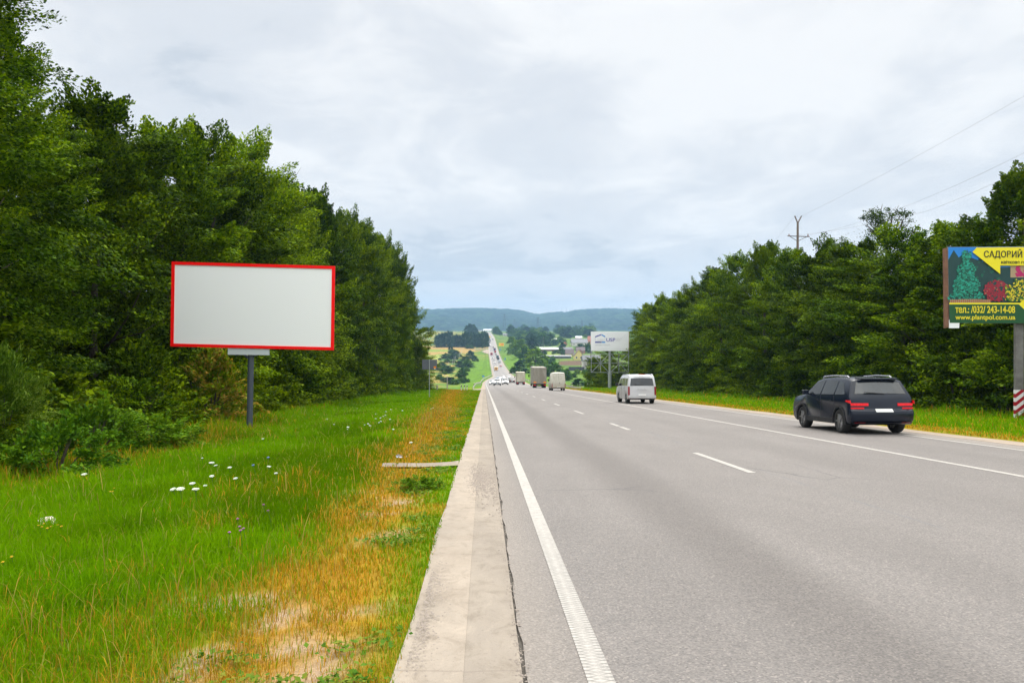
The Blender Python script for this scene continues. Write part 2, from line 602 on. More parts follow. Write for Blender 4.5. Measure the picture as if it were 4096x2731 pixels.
# ------------------------------------------------------------------ road, gutter, markings
def strip(name, Ys, fa, fb, dz, mat, kind='structure', nx=1, zf=None, thick=0.0):
    """sheet between lateral functions fa(Y), fb(Y) lying dz above the road"""
    V, Fc = [], []
    for Y in Ys:
        a, b = float(fa(Y)), float(fb(Y))
        z = rzv(Y)
        for k in range(nx + 1):
            x = a + (b - a) * k / nx
            V.append((x, Y, z + (dz(x, Y) if callable(dz) else dz)))
    n = nx + 1
    for i in range(len(Ys) - 1):
        for k in range(nx):
            Fc.append((i * n + k, i * n + k + 1, (i + 1) * n + k + 1, (i + 1) * n + k))
    if thick:
        b0 = len(V)
        V += [(x, y, z - thick) for (x, y, z) in V]
        for i in range(len(Ys) - 1):
            for e in (0, nx):
                p, q = i * n + e, (i + 1) * n + e
                Fc.append((p, q, b0 + q, b0 + p) if e == 0 else (q, p, b0 + p, b0 + q))
        Fc.append(tuple([k for k in range(n)][::-1] + [b0 + k for k in range(n)]))
    me = bpy.data.meshes.new(name)
    me.from_pydata(V, [], Fc)
    me.materials.append(mat)
    o = new_obj(name, me)
    if kind:
        o['kind'] = kind
    return o

YR = list(np.concatenate([np.arange(-30, 240, 3.0), np.arange(240, 400, 4), np.arange(400, 1800, 9), np.arange(1800, 2300, 60)]))
YR = sorted(set([float(y) for y in YR]))

def asphalt_mat():
    t = NT('worn asphalt')
    p = t.pos()
    sep = t.n('ShaderNodeSeparateXYZ'); t.l(p, sep.inputs[0])
    wob = t.noise(0.35, 2, 0.5, mscale=(1, 0.25, 1))
    x = t.math('ADD', sep.outputs[0], t.math('MULTIPLY', t.math('SUBTRACT', wob, 0.5), 0.7))
    def band(c, w, k):
        d = t.math('DIVIDE', t.math('ABSOLUTE', t.math('SUBTRACT', x, c)), w)
        return t.math('MULTIPLY', t.rng(d, 0.15, 1.0, 1.0, 0.0, True), k)
    dark = t.math('ADD', t.math('ADD', band(2.35, 0.75, 1.0), band(6.9, 0.8, 0.35)), band(10.6, 0.9, 0.35))
    patch = t.noise(0.7, 4, 0.6, mscale=(1, 0.3, 1))
    dark = t.math('MULTIPLY', dark, t.rng(patch, 0.25, 0.65, 0.35, 1.0))
    grit = t.noise(62.0, 3, 0.75)
    grit2 = t.n('ShaderNodeTexVoronoi'); grit2.inputs['Scale'].default_value = 75.0; t.l(p, grit2.inputs['Vector'])
    base = t.mix(t.rng(patch, 0.3, 0.7), c4(0.172, 0.160, 0.156), c4(0.207, 0.193, 0.188))
    col = t.mix(t.math('MULTIPLY', dark, 0.52, True), base, c4(0.095, 0.086, 0.083))
    stone = t.ramp(grit2.outputs['Color'], [(0.0, c4(0.55, 0.53, 0.51)), (0.45, c4(0.92, 0.9, 0.88)), (0.8, c4(1.25, 1.2, 1.14)), (1.0, c4(1.9, 1.8, 1.7))])
    col = t.mix(0.75, col, stone, 'MULTIPLY')
    col = t.mix(t.rng(grit, 0.3, 0.7, 0.0, 0.7), col, t.mix(1.0, col, c4(0.62, 0.62, 0.63), 'MULTIPLY'))
    # hairline cracks and the sealed joint near the lane line
    vor = t.n('ShaderNodeTexVoronoi', feature='DISTANCE_TO_EDGE'); vor.inputs['Scale'].default_value = 0.28
    mp = t.n('ShaderNodeMapping'); mp.inputs['Scale'].default_value = (1.0, 0.5, 1)
    nn = t.n('ShaderNodeTexNoise'); nn.inputs['Scale'].default_value = 2.0; nn.inputs['Detail'].default_value = 4
    t.l(p, nn.inputs['Vector'])
    ad = t.mix(0.08, p, nn.outputs['Color'], 'LINEAR_LIGHT')
    t.l(ad, mp.inputs[0]); t.l(mp.outputs[0], vor.inputs['Vector'])
    cr = t.math('MULTIPLY', t.rng(vor.outputs['Distance'], 0.0, 0.006, 1.0, 0.0), t.rng(t.noise(0.23, 2), 0.52, 0.66))
    col = t.mix(t.math('MULTIPLY', cr, 0.65, True), col, c4(0.055, 0.055, 0.06))
    j = t.math('MULTIPLY', t.rng(t.math('ABSOLUTE', t.math('SUBTRACT', x, 5.02)), 0.0, 0.035, 1.0, 0.0), t.rng(t.noise(0.5, 3), 0.47, 0.6))
    col = t.mix(t.math('MULTIPLY', j, 0.6, True), col, c4(0.12, 0.13, 0.15))
    # dusty margins
    ml = t.rng(t.math('ADD', x, t.math('MULTIPLY', grit, 0.3)), 0.2, 1.0, 1.0, 0.0, True)
    mr_ = t.rng(x, 12.2, 12.9, 0.0, 1.0, True)
    col = t.mix(t.math('MULTIPLY', t.math('ADD', ml, mr_), 0.30, True), col, c4(0.34, 0.29, 0.24))
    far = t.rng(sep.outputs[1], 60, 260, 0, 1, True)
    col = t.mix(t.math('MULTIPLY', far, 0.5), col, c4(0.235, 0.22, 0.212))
    b1 = t.bump(t.math('ADD', grit2.outputs['Distance'], grit), 0.6, 0.012)
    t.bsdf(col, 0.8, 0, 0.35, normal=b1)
    return t.m

def wavy_left(Y):
    return x_left(Y) + 0.012 + 0.009 * math.sin(Y * 3.1) + 0.007 * math.sin(Y * 7.7 + 1) + 0.004 * math.sin(Y * 23)
M_asph = asphalt_mat()
YN = sorted(set(list(np.round(np.arange(3, 30, 0.25), 3)) + YR))
strip('road', YN, wavy_left, lambda Y: x_right(Y), 0.0, M_asph, nx=6, thick=0.12)

def concrete_mat(name, base, soily, jn):
    t = NT(name)
    p = t.pos()
    n = t.noise(2.2, 6, 0.6); f = t.noise(60, 3, 0.7); blot = t.noise(0.9, 4, 0.6, mscale=(1.6, 0.5, 1))
    col = t.mix(t.rng(blot, 0.35, 0.65), base, soily)
    col = t.mix(t.rng(n, 0.45, 0.75, 0, 0.5), col, c4(base[0] * .72, base[1] * .7, base[2] * .68))
    col = t.mix(t.rng(f, 0.62, 0.72, 0, 0.75), col, c4(0.14, 0.115, 0.095))
    col = t.mix(t.rng(f, 0.28, 0.2, 0, 0.4), col, c4(0.62, 0.58, 0.52))
    sep = t.n('ShaderNodeSeparateXYZ'); t.l(p, sep.inputs[0])
    wob = t.math('MULTIPLY', t.math('SUBTRACT', t.noise(6, 3), 0.5), 0.03)
    y = t.math('ADD', sep.outputs[1], wob)
    fr = t.math('FRACT', t.math('DIVIDE', y, jn))
    g = t.rng(t.math('ABSOLUTE', t.math('SUBTRACT', fr, 0.5)), 0.0, 0.006, 1.0, 0.0)
    st = t.noise(5.5, 6, .75, mscale=(1, .6, 1), dist=.6)
    col = t.mix(t.rng(st, .50, .68, 0, .55), col, c4(base[0] * .55, base[1] * .53, base[2] * .5))
    col = t.mix(t.rng(st, .42, .28, 0, .35), col, c4(base[0] * 1.4, base[1] * 1.38, base[2] * 1.34))
    col = t.mix(t.math('MULTIPLY', g, 0.4), col, c4(0.16, 0.13, 0.11))
    t.bsdf(col, 0.9, 0, 0.2, normal=t.bump(t.math('ADD', f, n), 0.45, 0.015))
    return t.m
M_conc1 = concrete_mat('gutter concrete pale', c4(0.33, 0.28, 0.23), c4(0.265, 0.228, 0.19), 3.0)
M_conc2 = concrete_mat('gutter concrete grey', c4(0.29, 0.25, 0.208), c4(0.225, 0.194, 0.165), 3.0)
YG = [y for y in YN if y <= 124]
def gl(Y): return -0.50 + 0.012 * math.sin(Y * 1.3)
strip('gutter', YG, gl, lambda Y: -0.115, lambda x, Y: 0.004 + 0.012 * max(0, (-0.115 - x)) / 0.36, M_conc1, nx=2, thick=0.2)
strip('gutter', YG, lambda Y: -0.116, lambda Y: 0.213, lambda x, Y: 0.0 if x < 0.0 else 0.004, M_conc2, nx=2, thick=0.2)
M_crack = plain('dark joint dirt', c4(0.085, 0.075, 0.065), 0.95, grime=0.3)
strip('gutter_joint', YG, lambda Y: 0.17, lambda Y: 0.3, -0.022, M_crack)
strip('road_shoulder', [y for y in YR if y < 1750], lambda Y: x_right(Y) - 0.02, lambda Y: x_right(Y) + 0.92 + 0.12 * math.sin(Y * 0.7) + 0.06 * math.sin(Y * 2.3), lambda x, Y: 0.006 - 0.03 * max(0, x - x_right(Y)), concrete_mat('sandy shoulder', c4(0.34, 0.275, 0.22), c4(0.28, 0.23, 0.185), 50.0), nx=3, thick=0.15)
strip('road_shoulder', [y for y in YR if 126 <= y < 1750], lambda Y: x_left(Y) - 0.75 - (1.4 * math.exp(-((Y - 131) / 6) ** 2)), lambda Y: x_left(Y) + 0.03, -0.012, bpy.data.materials['sandy shoulder'], nx=2, thick=0.15)
# side path joining at the end of the gutter
def side_path():
    mb = MB()
    ys = [119, 122, 125, 128, 131]
    for i, x in enumerate(np.linspace(-5.2, -0.55, 8)):
        w = 2.2 + 1.6 * (i / 7) ** 3
        mb.v += [(x, 124 - w, rzv(124 - w) - 0.02 + 0.0), (x, 124 + w, rzv(124 + w) - 0.02)]
    for i in range(7):
        mb.face((2 * i, 2 * i + 2, 2 * i + 3, 2 * i + 1))
    for v in range(len(mb.v)):
        x, y, z = mb.v[v]
        mb.v[v] = (x, y, max(gz(x, y), z) + 0.03 if x > -3 else gz(x, y) + 0.04)
    o = mb.build('side_path', bpy.data.materials['sandy shoulder']); o['kind'] = 'structure'
side_path()
def junction():
    for nm, P in (('side_road', [(1955, 1398), (1955, 1417), (1946, 1415), (1934, 1410), (1926, 1407), (1937, 1402)]), ('side_path', [(1895, 1397.5), (1950, 1391.5), (1950, 1393.5), (1895, 1399.5)])):
        g = [ground(*p) for p in P]
        c = sum(g, Vector()) / len(g)
        m = MB(); n = 8
        for a, b in zip(g, g[1:] + g[:1]):
            for k in range(n):
                q = a.lerp(b, k / n)
                for t in (0, .5, 1):
                    w = c.lerp(q, t); z = gz(w.x, w.y)
                    if w.x > x_left(w.y) - .8: z = max(z, rzv(w.y) - .05)
                    m.v.append((w.x, w.y, z + .35))
        N = len(m.v) // 3
        for i in range(N):
            j = (i + 1) % N
            for t in (0, 1): m.face((3 * i + t, 3 * j + t, 3 * j + t + 1, 3 * i + t + 1))
        o = m.build(nm, bpy.data.materials['sandy shoulder']); o['kind'] = 'structure'
junction()
# concrete drain spur crossing the verge
def drain():
    root = empty('drain_channel', (-1.0, 15.2, rzv(15.2)), 0, 'narrow concrete drain channel cutting left through the grass from the gutter', 'drain')
    mb = MB()
    n = 10
    pts = [(-1.95 + 1.46 * i / n) for i in range(n + 1)]
    for x in pts:
        w = 0.23 + 0.22 * max(0, (x + 0.95)) ** 2 * 2
        z = gz(x, 15.2) if x < -0.6 else rzv(15.2) + 0.01
        for yy, dz in ((15.2 - w, 0.035), (15.2 - w * .4, -0.01), (15.2 + w * .4, -0.015), (15.2 + w, 0.06)):
            mb.v.append((x + 1.0, yy - 15.2, z + dz - rzv(15.2) + (15.2 - yy) * SL))
    for i in range(n):
        for k in range(3):
            a = i * 4 + k
            mb.face((a, a + 4, a + 5, a + 1))
    mb.build('channel_bed', M_conc1, root)
    e = MB()
    e.box((-0.2, 0.33, gz(-1.2, 15.5) - rzv(15.2) - 0.035), (1.25, 0.05, 0.14))
    e.build('channel_edge', M_conc2, root)
drain()

def paint_mat(ribbed):
    t = NT('road paint ribbed' if ribbed else 'road paint')
    p = t.pos()
    wear = t.noise(14, 5, 0.7); w2 = t.noise(80, 2, 0.7)
    f = t.rng(t.math('ADD', t.math('MULTIPLY', wear, 0.6), t.math('MULTIPLY', w2, 0.4)), 0.36, 0.62, 0.0, 0.7)
    if ribbed:
        sep = t.n('ShaderNodeSeparateXYZ'); t.l(p, sep.inputs[0])
        def lat(k):
            v = t.math('ADD', sep.outputs[1], t.math('MULTIPLY', sep.outputs[0], k))
            s = t.math('SINE', t.math('MULTIPLY', v, 2 * math.pi / 0.052))
            return t.rng(s, 0.1, 0.95, 0, 1)
        g = t.math('MAXIMUM', lat(0.45), lat(-0.45))
        g = t.math('MULTIPLY', g, t.rng(t.math('ABSOLUTE', t.math('SUBTRACT', sep.outputs[0], 0.64)), 0.0, 0.05, 0.6, 1.0))
        f = t.math('MAXIMUM', f, t.math('MULTIPLY', g, t.rng(sep.outputs[1], 12, 7.0, 0.1, 0.95)))
    col = t.mix(f, c4(0.43, 0.405, 0.375), c4(0.17, 0.16, 0.152))
    t.bsdf(col, 0.7, 0, 0.3, normal=t.bump(w2, 0.4, 0.01))
    return t.m
M_pr, M_p = paint_mat(True), paint_mat(False)
def edge_x(Y): return max(0.64, float(x_left(Y)) + 0.42)
strip('edge_line', YN, lambda Y: edge_x(Y) - 0.075 if Y < 600 else edge_x(Y) - .2, lambda Y: edge_x(Y) + 0.075 if Y < 600 else edge_x(Y) + .2, 0.005, M_pr)
def mid_x(Y): return np.interp(Y, [0, 240, 380, 540, 2200], [9.05, 9.05, 9.6, 11.0, 11.2]) + (0 if Y < 1300 else (x_right(Y) - 16.4))
strip('centre_line', [y for y in YR if y < 1700], lambda Y: mid_x(Y) - 0.075, lambda Y: mid_x(Y) + 0.075, 0.005, M_p)
strip('edge_line', [y for y in YR if y < 1700], lambda Y: x_right(Y) - 0.86, lambda Y: x_right(Y) - 0.73, 0.005, M_p)
k = 0
for y0 in [2.0 + 0.0] + [13.8 + 11.85 * i for i in range(0, 21)]:
    L = 3.8
    if y0 < 3:
        continue
    parts = [(y0, y0 + L)] if abs(y0 - 25.65) > 0.5 else [(y0, y0 + 1.6), (y0 + 2.0, y0 + L)]
    for a, b in parts:
        xo = 4.7 + (0.0 if y0 < 240 else 0.5)
        strip('lane_dash', [a, (a + b) / 2, b], lambda Y: xo - 0.07, lambda Y: xo + 0.07, 0.005, M_p)

# ------------------------------------------------------------------ foliage
def leaf_mat(name, cols, trans=0.24, rough=0.6, patch=0.35):
    """cols: three leaf colours; random leaf variety, spread wide to paint in lit clumps and dark gaps"""
    t = NT(name)
    g = t.n('ShaderNodeNewGeometry')
    oi = t.n('ShaderNodeObjectInfo')
    n = t.noise(patch, 3, 0.6)
    a = t.math('ADD', t.math('MULTIPLY', g.outputs['Random Per Island'], 0.42), t.math('MULTIPLY', t.rng(n, 0.3, 0.7), 0.38))
    a = t.math('ADD', a, t.math('MULTIPLY', oi.outputs['Random'], 0.2))
    col = t.ramp(a, [(0.26, cols[0]), (0.5, cols[1]), (0.76, cols[2])])  # leaf variety plus painted contrast: bright lit clumps, dark shaded gaps
    p = t.n('ShaderNodeBsdfPrincipled')
    t.l(col, p.inputs['Base Color']); p.inputs['Roughness'].default_value = rough
    p.inputs['Specular IOR Level'].default_value = 0.03
    tr = t.n('ShaderNodeBsdfTranslucent')
    t.l(t.mix(1.0, col, c4(1.3, 1.25, 0.5), 'MULTIPLY'), tr.inputs[0])
    mx = t.n('ShaderNodeMixShader'); mx.inputs[0].default_value = trans
    t.l(p.outputs[0], mx.inputs[1]); t.l(tr.outputs[0], mx.inputs[2]); t.l(mx.outputs[0], t.out.inputs[0])
    return t.m
M_leafA = leaf_mat('hornbeam leaves', [c4(0.011, 0.030, 0.001), c4(0.070, 0.132, 0.001), c4(0.215, 0.300, 0.002)])
M_leafB = leaf_mat('maple leaves', [c4(0.012, 0.036, 0.001), c4(0.080, 0.158, 0.0015), c4(0.25, 0.355, 0.003)])
M_leafC = leaf_mat('conifer like dark leaves', [c4(0.008, 0.023, 0.001), c4(0.038, 0.086, 0.001), c4(0.12, 0.185, 0.002)], 0.2)
M_leafW = leaf_mat('willow leaves', [c4(0.03, 0.08, 0.004), c4(0.085, 0.165, 0.008), c4(0.24, 0.33, 0.06)])
M_leafY = leaf_mat('yellowing leaves', [c4(0.07, 0.15, 0.004), c4(0.17, 0.25, 0.006), c4(0.50, 0.27, 0.06)])
M_leafO = leaf_mat('bramble leaves', [c4(0.03, 0.09, 0.003), c4(0.075, 0.17, 0.005), c4(0.16, 0.27, 0.01)])
M_leafF = leaf_mat('far leaves', [c4(0.024, 0.075, 0.008), c4(0.050, 0.13, 0.010), c4(0.09, 0.19, 0.014)], 0.25, 0.8, 0.08)
M_leafFY = leaf_mat('far light leaves', [c4(0.06, 0.14, 0.008), c4(0.11, 0.21, 0.01), c4(0.17, 0.28, 0.015)], 0.3, 0.8, 0.08)
M_leafFD = leaf_mat('far dark leaves', [c4(0.012, 0.042, 0.010), c4(0.024, 0.068, 0.013), c4(0.045, 0.10, 0.016)], 0.15, 0.85, 0.08)

def bark_mat():
    t = NT('grey brown bark')
    n = t.noise(7, 6, 0.7, vec=t.obj(), mscale=(3, 3, 0.6))
    t.bsdf(t.ramp(n, [(0.3, c4(0.035, 0.028, 0.02)), (0.7, c4(0.12, 0.10, 0.075))]), 0.95, 0, 0.1, normal=t.bump(n, 0.8, 0.05))
    return t.m
M_bark = bark_mat()

def unit(v):
    return v / np.maximum(np.linalg.norm(v, axis=-1, keepdims=True), 1e-9)

def leaves(centers, nrm, size, rng, aspect=0.55, axis=None):
    """kite shaped leaves"""
    N = len(centers)
    r = rng.normal(size=(N, 3)) if axis is None else axis + rng.normal(size=(N, 3)) * 0.45
    a = unit(r - nrm * np.sum(r * nrm, 1, keepdims=True))
    b = np.cross(nrm, a)
    s = size[:, None]
    V = np.stack([centers - a * s * 0.5, centers + b * s * aspect * 0.5 + a * s * 0.05, centers + a * s * 0.5 - nrm * s * 0.12, centers - b * s * aspect * 0.5 + a * s * 0.05], 1).reshape(-1, 3)
    Fq = np.arange(N * 4).reshape(N, 4)
    return V, Fq

def crown(seed, H, R, z0, ncl, nlf, lsize, mat, name='crown', shape=0.8, droop=0.15, spike=1.0, cl=1.0, lobes=0.3, aspect=0.55, narrow=0.35):
    rng = np.random.default_rng(seed)
    t = rng.random(ncl) ** 0.9
    az = rng.random(ncl) * 2 * np.pi
    env = np.sin(np.pi * np.clip(t * 0.86 + 0.12, 0, 1)) ** shape * (1 - narrow * t)
    lob = 1 + lobes * (np.sin(az * 3 + seed + t * 5) * 0.6 + np.sin(az * 5 + t * 9 + seed * 2) * 0.4)
    rad = R * env * lob * np.sqrt(rng.uniform(0.30, 1.0, ncl))
    top = rng.random(ncl) < 0.10
    C = np.stack([np.cos(az) * rad, np.sin(az) * rad, z0 + (H - z0) * t], -1)
    C[top, 2] += rng.random(top.sum()) * 0.05 * H
    out = unit(np.stack([np.cos(az), np.sin(az), np.zeros(ncl)], -1))
    up = np.array([0, 0, 1.0])
    tl = np.clip(t, 0, 1)[:, None]
    long = unit(out * (1.15 - 0.8 * tl) + up * (spike * (0.15 + 0.9 * tl ** 2) - droop * (1 - tl)) + rng.normal(size=(ncl, 3)) * 0.22)
    side = unit(np.cross(up, long) + 1e-6)
    nr = np.cross(long, side)
    sc = cl * rng.uniform(0.6, 1.35, ncl) * (1.1 - 0.35 * t)
    sc = np.repeat(sc, nlf)[:, None]
    P = rng.normal(size=(ncl * nlf, 3)); P = P / np.maximum(np.linalg.norm(P, axis=1, keepdims=True), 1e-6) * rng.random((ncl * nlf, 1)) ** 0.45
    Lr, Sr, Nr = (np.repeat(q, nlf, 0) for q in (long, side, nr))
    tap = (1.0 - 0.5 * np.clip(P[:, :1], -0.2, 1))
    pos = np.repeat(C, nlf, 0) + sc * (Lr * (P[:, :1] * 1.2 + 0.3) + Sr * P[:, 1:2] * 0.78 * tap + Nr * P[:, 2:3] * 0.36 * tap)
    pos[:, 2] -= (sc[:, 0] * 0.25 * np.clip(P[:, 0], 0, 1) ** 2) * droop * 2
    nrm = unit(Nr * np.sign(Nr[:, 2:3] + 1e-6) * 0.9 + up * 0.25 + rng.normal(size=pos.shape) * 0.55)
    V, Fq = leaves(pos, nrm, lsize * rng.uniform(0.6, 1.3, len(pos)), rng, aspect, Lr)
    return np_mesh(name, V, Fq, mat)

def trunk_mesh(seed, H, r0, R, z0, limbs=10, name='trunk', top=0.85):
    rnd = random.Random(seed)
    mb = MB()
    pts = [Vector((0, 0, -0.5))]
    n = 7
    for i in range(1, n + 1):
        z = H * top * i / n
        pts.append(Vector((rnd.uniform(-.12, .12) * i * 0.5, rnd.uniform(-.12, .12) * i * 0.5, z)))
    mb.tube(pts, [r0 * (1.25 if i == 0 else 1) * (1 - 0.82 * i / n) for i in range(n + 1)], 7)
    for k in range(limbs):
        i = rnd.randint(2, n - 1)
        a = rnd.uniform(0, 6.28); L = R * rnd.uniform(0.5, 0.9)
        p = pts[i]; r = r0 * (1 - 0.82 * i / n) * 0.5
        d = Vector((math.cos(a), math.sin(a), 0))
        q = [p, p + d * L * .4 + Vector((0, 0, L * .25)), p + d * L * .75 + Vector((0, 0, L * .6)), p + d * L + Vector((0, 0, L * .95))]
        mb.tube(q, [r, r * .7, r * .4, r * .15], 5)
        if k % 2 == 0:
            m = q[1]; d2 = Vector((math.cos(a + .8), math.sin(a + .8), .3))
            mb.tube([m, m + d2 * L * .35, m + d2 * L * .6 + Vector((0, 0, .4))], [r * .5, r * .3, r * .1], 4)
    me = bpy.data.meshes.new(name)
    me.from_pydata(mb.v, [], mb.f)
    me.materials.append(M_bark); me.shade_smooth()
    return me

# tree kinds: (crown mesh, trunk mesh), height 16 m, radius about 4.5 m
TREES = []
for i, (mat, shp, spk, cl, seed, narrow) in enumerate([
        (M_leafA, 0.62, 1.0, 1.15, 11, 0.30), (M_leafB, 0.55, 0.7, 1.25, 22, 0.22), (M_leafA, 0.60, 1.3, 1.0, 33, 0.34),
        (M_leafC, 0.62, 2.0, 0.9, 44, 0.42), (M_leafB, 0.6, 1.1, 1.1, 55, 0.30), (M_leafA, 0.6, 0.9, 1.25, 66, 0.25)]):
    cm = crown(seed, 16.0, 4.6, 0.9, 250, 340, 0.185, mat, shape=shp, spike=spk * .6, cl=cl * 1.06, lobes=.38, narrow=narrow * .8, aspect=.62)
    tm = trunk_mesh(seed, 16.0, 0.26, 4.0, 1)
    TREES.append((cm, tm))
TREES.append((crown(77, 16.0, 4.6, 0.9, 250, 760, 0.115, M_leafB, shape=.55, spike=.5, cl=1.2, lobes=.38, narrow=.15, aspect=.62), trunk_mesh(77, 16.0, 0.26, 4.0, 1)))
# lighter versions standing in the second rows
TREES_B = []
for i, (mat, seed) in enumerate([(M_leafA, 71), (M_leafB, 72), (M_leafC, 73)]):
    TREES_B.append((crown(seed, 16.0, 4.8, 1.5, 190, 110, 0.36, mat, spike=1.0, cl=1.45, narrow=0.3), trunk_mesh(seed, 16.0, 0.26, 4.0, 1, 6)))

def put_tree(name, kind, x, y, h, w, label, group=None, rz=None, cat='tree', bank=TREES, z=None):
    o = empty(name, (x, y, (gz(x, y) if z is None else z) - 0.1), random.uniform(0, 6.28) if rz is None else rz, label, cat, group)
    o.scale = (w / 4.6, w / 4.6, h / 16.0)
    new_obj('crown', bank[kind][0], o); new_obj('trunk', bank[kind][1], o)
    return o

# left wood: front row, from near to far: (x, y, height, radius, kind, label)
LEFT = [
    (-15.6, 13.5, 12.6, 4.4, 6, 'broad leafy tree cut by the left frame edge, nearest of the left wood'),
    (-15.4, 20.5, 15.2, 4.6, 6, 'tall tree with loose yellow-green top at the upper left corner'),
    (-16.6, 26.0, 13.6, 3.9, 6, 'leafy tree between the tall corner tree and the trees above the blank billboard'),
    (-15.6, 32.5, 13.2, 3.9, 5, 'rounded green tree standing up left of the blank red-framed billboard'),
    (-15.0, 38, 13.8, 4.1, 4, 'maple-like tree rising behind the left end of the red-framed billboard'),
    (-14.6, 43.0, 15.0, 4.2, 0, 'bright green tree rising behind the middle of the red-framed billboard'),
    (-14.4, 49.0, 16.6, 4.2, 1, 'tallest rounded maple-like top directly above the red-framed billboard'),
    (-14.4, 55.0, 15.8, 4.1, 5, 'bright leafy tree rising above the right end of the red-framed billboard'),
    (-14.4, 61.0, 16.2, 4.0, 2, 'dense green tree just right of the red-framed billboard top'),
    (-14.2, 67.5, 17.6, 3.9, 3, 'dark pointed tree with feathery twigs right of the red-framed billboard'),
    (-14.0, 74.0, 17.6, 3.8, 2, 'pointed green tree behind the second dark spire of the left wood'),
    (-13.6, 81.0, 18.2, 3.8, 0, 'green tree midway between the blank billboard and the end of the left wood'),
    (-13.4, 88.0, 18.6, 3.8, 3, 'dark feathery tree in the sloping far half of the left wood'),
    (-13.2, 95.5, 18.8, 3.8, 2, 'slim green tree two before the last tall one of the left wood'),
    (-12.8, 103.0, 19.4, 3.8, 0, 'bushy green tree next to the last tall one of the left wood'),
    (-12.6, 111.0, 19.4, 3.9, 3, 'last tall dark tree of the left wood with jagged twigs against the sky'),
    (-12.2, 119.0, 15.0, 3.9, 0, 'lower tree ending the left wood above the back of the grey road sign'),
]
for x, y, h, w, k, lab in LEFT:
    put_tree('leafy_tree', k, x, y, h, w, lab, 'trees in the front row of the left wood')
# young pale trees in front of the wood
put_tree('young_tree', 4, -11.2, 84, 9.0, 2.0, 'slender pale green young tree in front of the dark left wood, right of the billboard', rz=1.0)
put_tree('young_tree', 1, -10.6, 96, 10.5, 1.9, 'taller light green young tree in front of the far end of the left wood', rz=2.0)
put_tree('young_tree', 5, -9.6, 112, 7.0, 2.5, 'low rounded olive tree behind the grey road sign at the wood edge', rz=3.0)
for r, (xo, n, h0) in enumerate(((-21.5, 13, 13.5), (-29.0, 10, 14.5))):
    for i in range(n):
        y = 14 + (116 / n) * (i + 0.5) + random.uniform(-1.5, 1.5)
        put_tree('leafy_tree', (i + r) % 3, xo + random.uniform(-1.2, 1.2), y, h0 + (y / 120) * 4.0 + random.uniform(-.6, .6), 5.0,
                 'leafy tree standing deeper inside the left wood behind the front row', 'trees deeper inside the left wood', bank=TREES_B)

# right wood: front row from far to near
RIGHT = [
    (27.6, 131, 14.6, 4.2, 5, 'pale tree ending the right wood beside the white house-logo billboard'),
    (27.0, 121, 14.8, 4.1, 0, 'tree at the far end of the right wood, second from its left end'),
    (26.4, 112, 13.4, 4.1, 2, 'green tree low in the outline directly above the white van'),
    (26.0, 103, 13.6, 4.1, 4, 'tree with pale bristling top right of the house-logo billboard'),
    (26.0, 95, 14.0, 4.1, 0, 'dense green tree above the roof of the white van, right of it'),
    (26.0, 87, 14.6, 4.1, 5, 'tree in the right wood halfway between white van and pole with forked top'),
    (26.0, 80, 15.0, 4.0, 1, 'green tree just left of the forked concrete pole'),
    (26.2, 73, 15.0, 4.1, 3, 'dark tree hiding the foot of the forked concrete pole'),
    (26.2, 66.5, 13.2, 4.1, 4, 'bright green tree between forked pole and dead tree'),
    (26.2, 60.5, 12.9, 4.1, 0, 'dense tree in front of the half dead tree'),
    (26.4, 55.0, 12.0, 4.2, 5, 'rounded tree right of the half dead tree, above the dark car'),
    (26.4, 49.5, 11.7, 4.2, 1, 'loose topped tree between half dead tree and garden billboard'),
    (26.8, 44.5, 11.3, 4.2, 4, 'tree directly behind the left end of the garden billboard'),
    (27.4, 39.5, 13.0, 4.2, 3, 'tall dark tree towering over the garden billboard at the right frame edge'),
    (27.0, 34.5, 11.0, 4.2, 0, 'tree behind the garden billboard reaching past the right frame edge'),
]
for x, y, h, w, k, lab in RIGHT:
    put_tree('leafy_tree', k, x, y, h * .93, w, lab, 'trees in the front row of the right wood')
for r, (xo, n, h0) in enumerate(((33.0, 11, 10.0), (40.5, 9, 10.0))):
    for i in range(n):
        y = 36 + (98 / n) * (i + 0.5) + random.uniform(-1.5, 1.5)
        put_tree('leafy_tree', (i + r) % 3, xo + random.uniform(-1.2, 1.2), y, h0 + max(0, (y - 50) / 80) * 2.2, 5.0,
                 'leafy tree standing deeper inside the right wood behind the front row', 'trees deeper inside the right wood', bank=TREES_B)
for i in range(8):
    y = 30 + i * 13
    put_tree('leafy_tree', i % 3, 48 + random.uniform(-1, 1), y, 10.6, 5.4, 'leafy tree standing deeper inside the right wood behind the front row', 'trees deeper inside the right wood', bank=TREES_B)

# ---- undergrowth bushes
BUSH = {
    'green': (crown(101, 3.2, 1.9, 0.05, 110, 110, 0.15, M_leafB, name='foliage', shape=0.5, cl=0.55, spike=0.9, narrow=0.3), 1.9, 3.2),
    'dark': (crown(102, 3.2, 2.0, 0.05, 110, 110, 0.16, M_leafA, name='foliage', shape=0.5, cl=0.6, spike=0.6, narrow=0.3), 2.0, 3.2),
    'willow': (crown(103, 3.4, 1.9, 0.05, 150, 110, 0.17, M_leafW, name='foliage', shape=0.45, cl=0.6, spike=1.3, aspect=0.22, narrow=0.2), 1.9, 3.4),
    'yellow': (crown(104, 3.0, 1.5, 0.05, 90, 110, 0.15, M_leafY, name='foliage', shape=0.5, cl=0.48, spike=1.2, narrow=0.3), 1.5, 3.0),
    'bramble': (crown(105, 1.2, 1.5, 0.0, 90, 90, 0.12, M_leafO, name='foliage', shape=0.4, cl=0.4, spike=0.8, narrow=0.2), 1.5, 1.2),
}
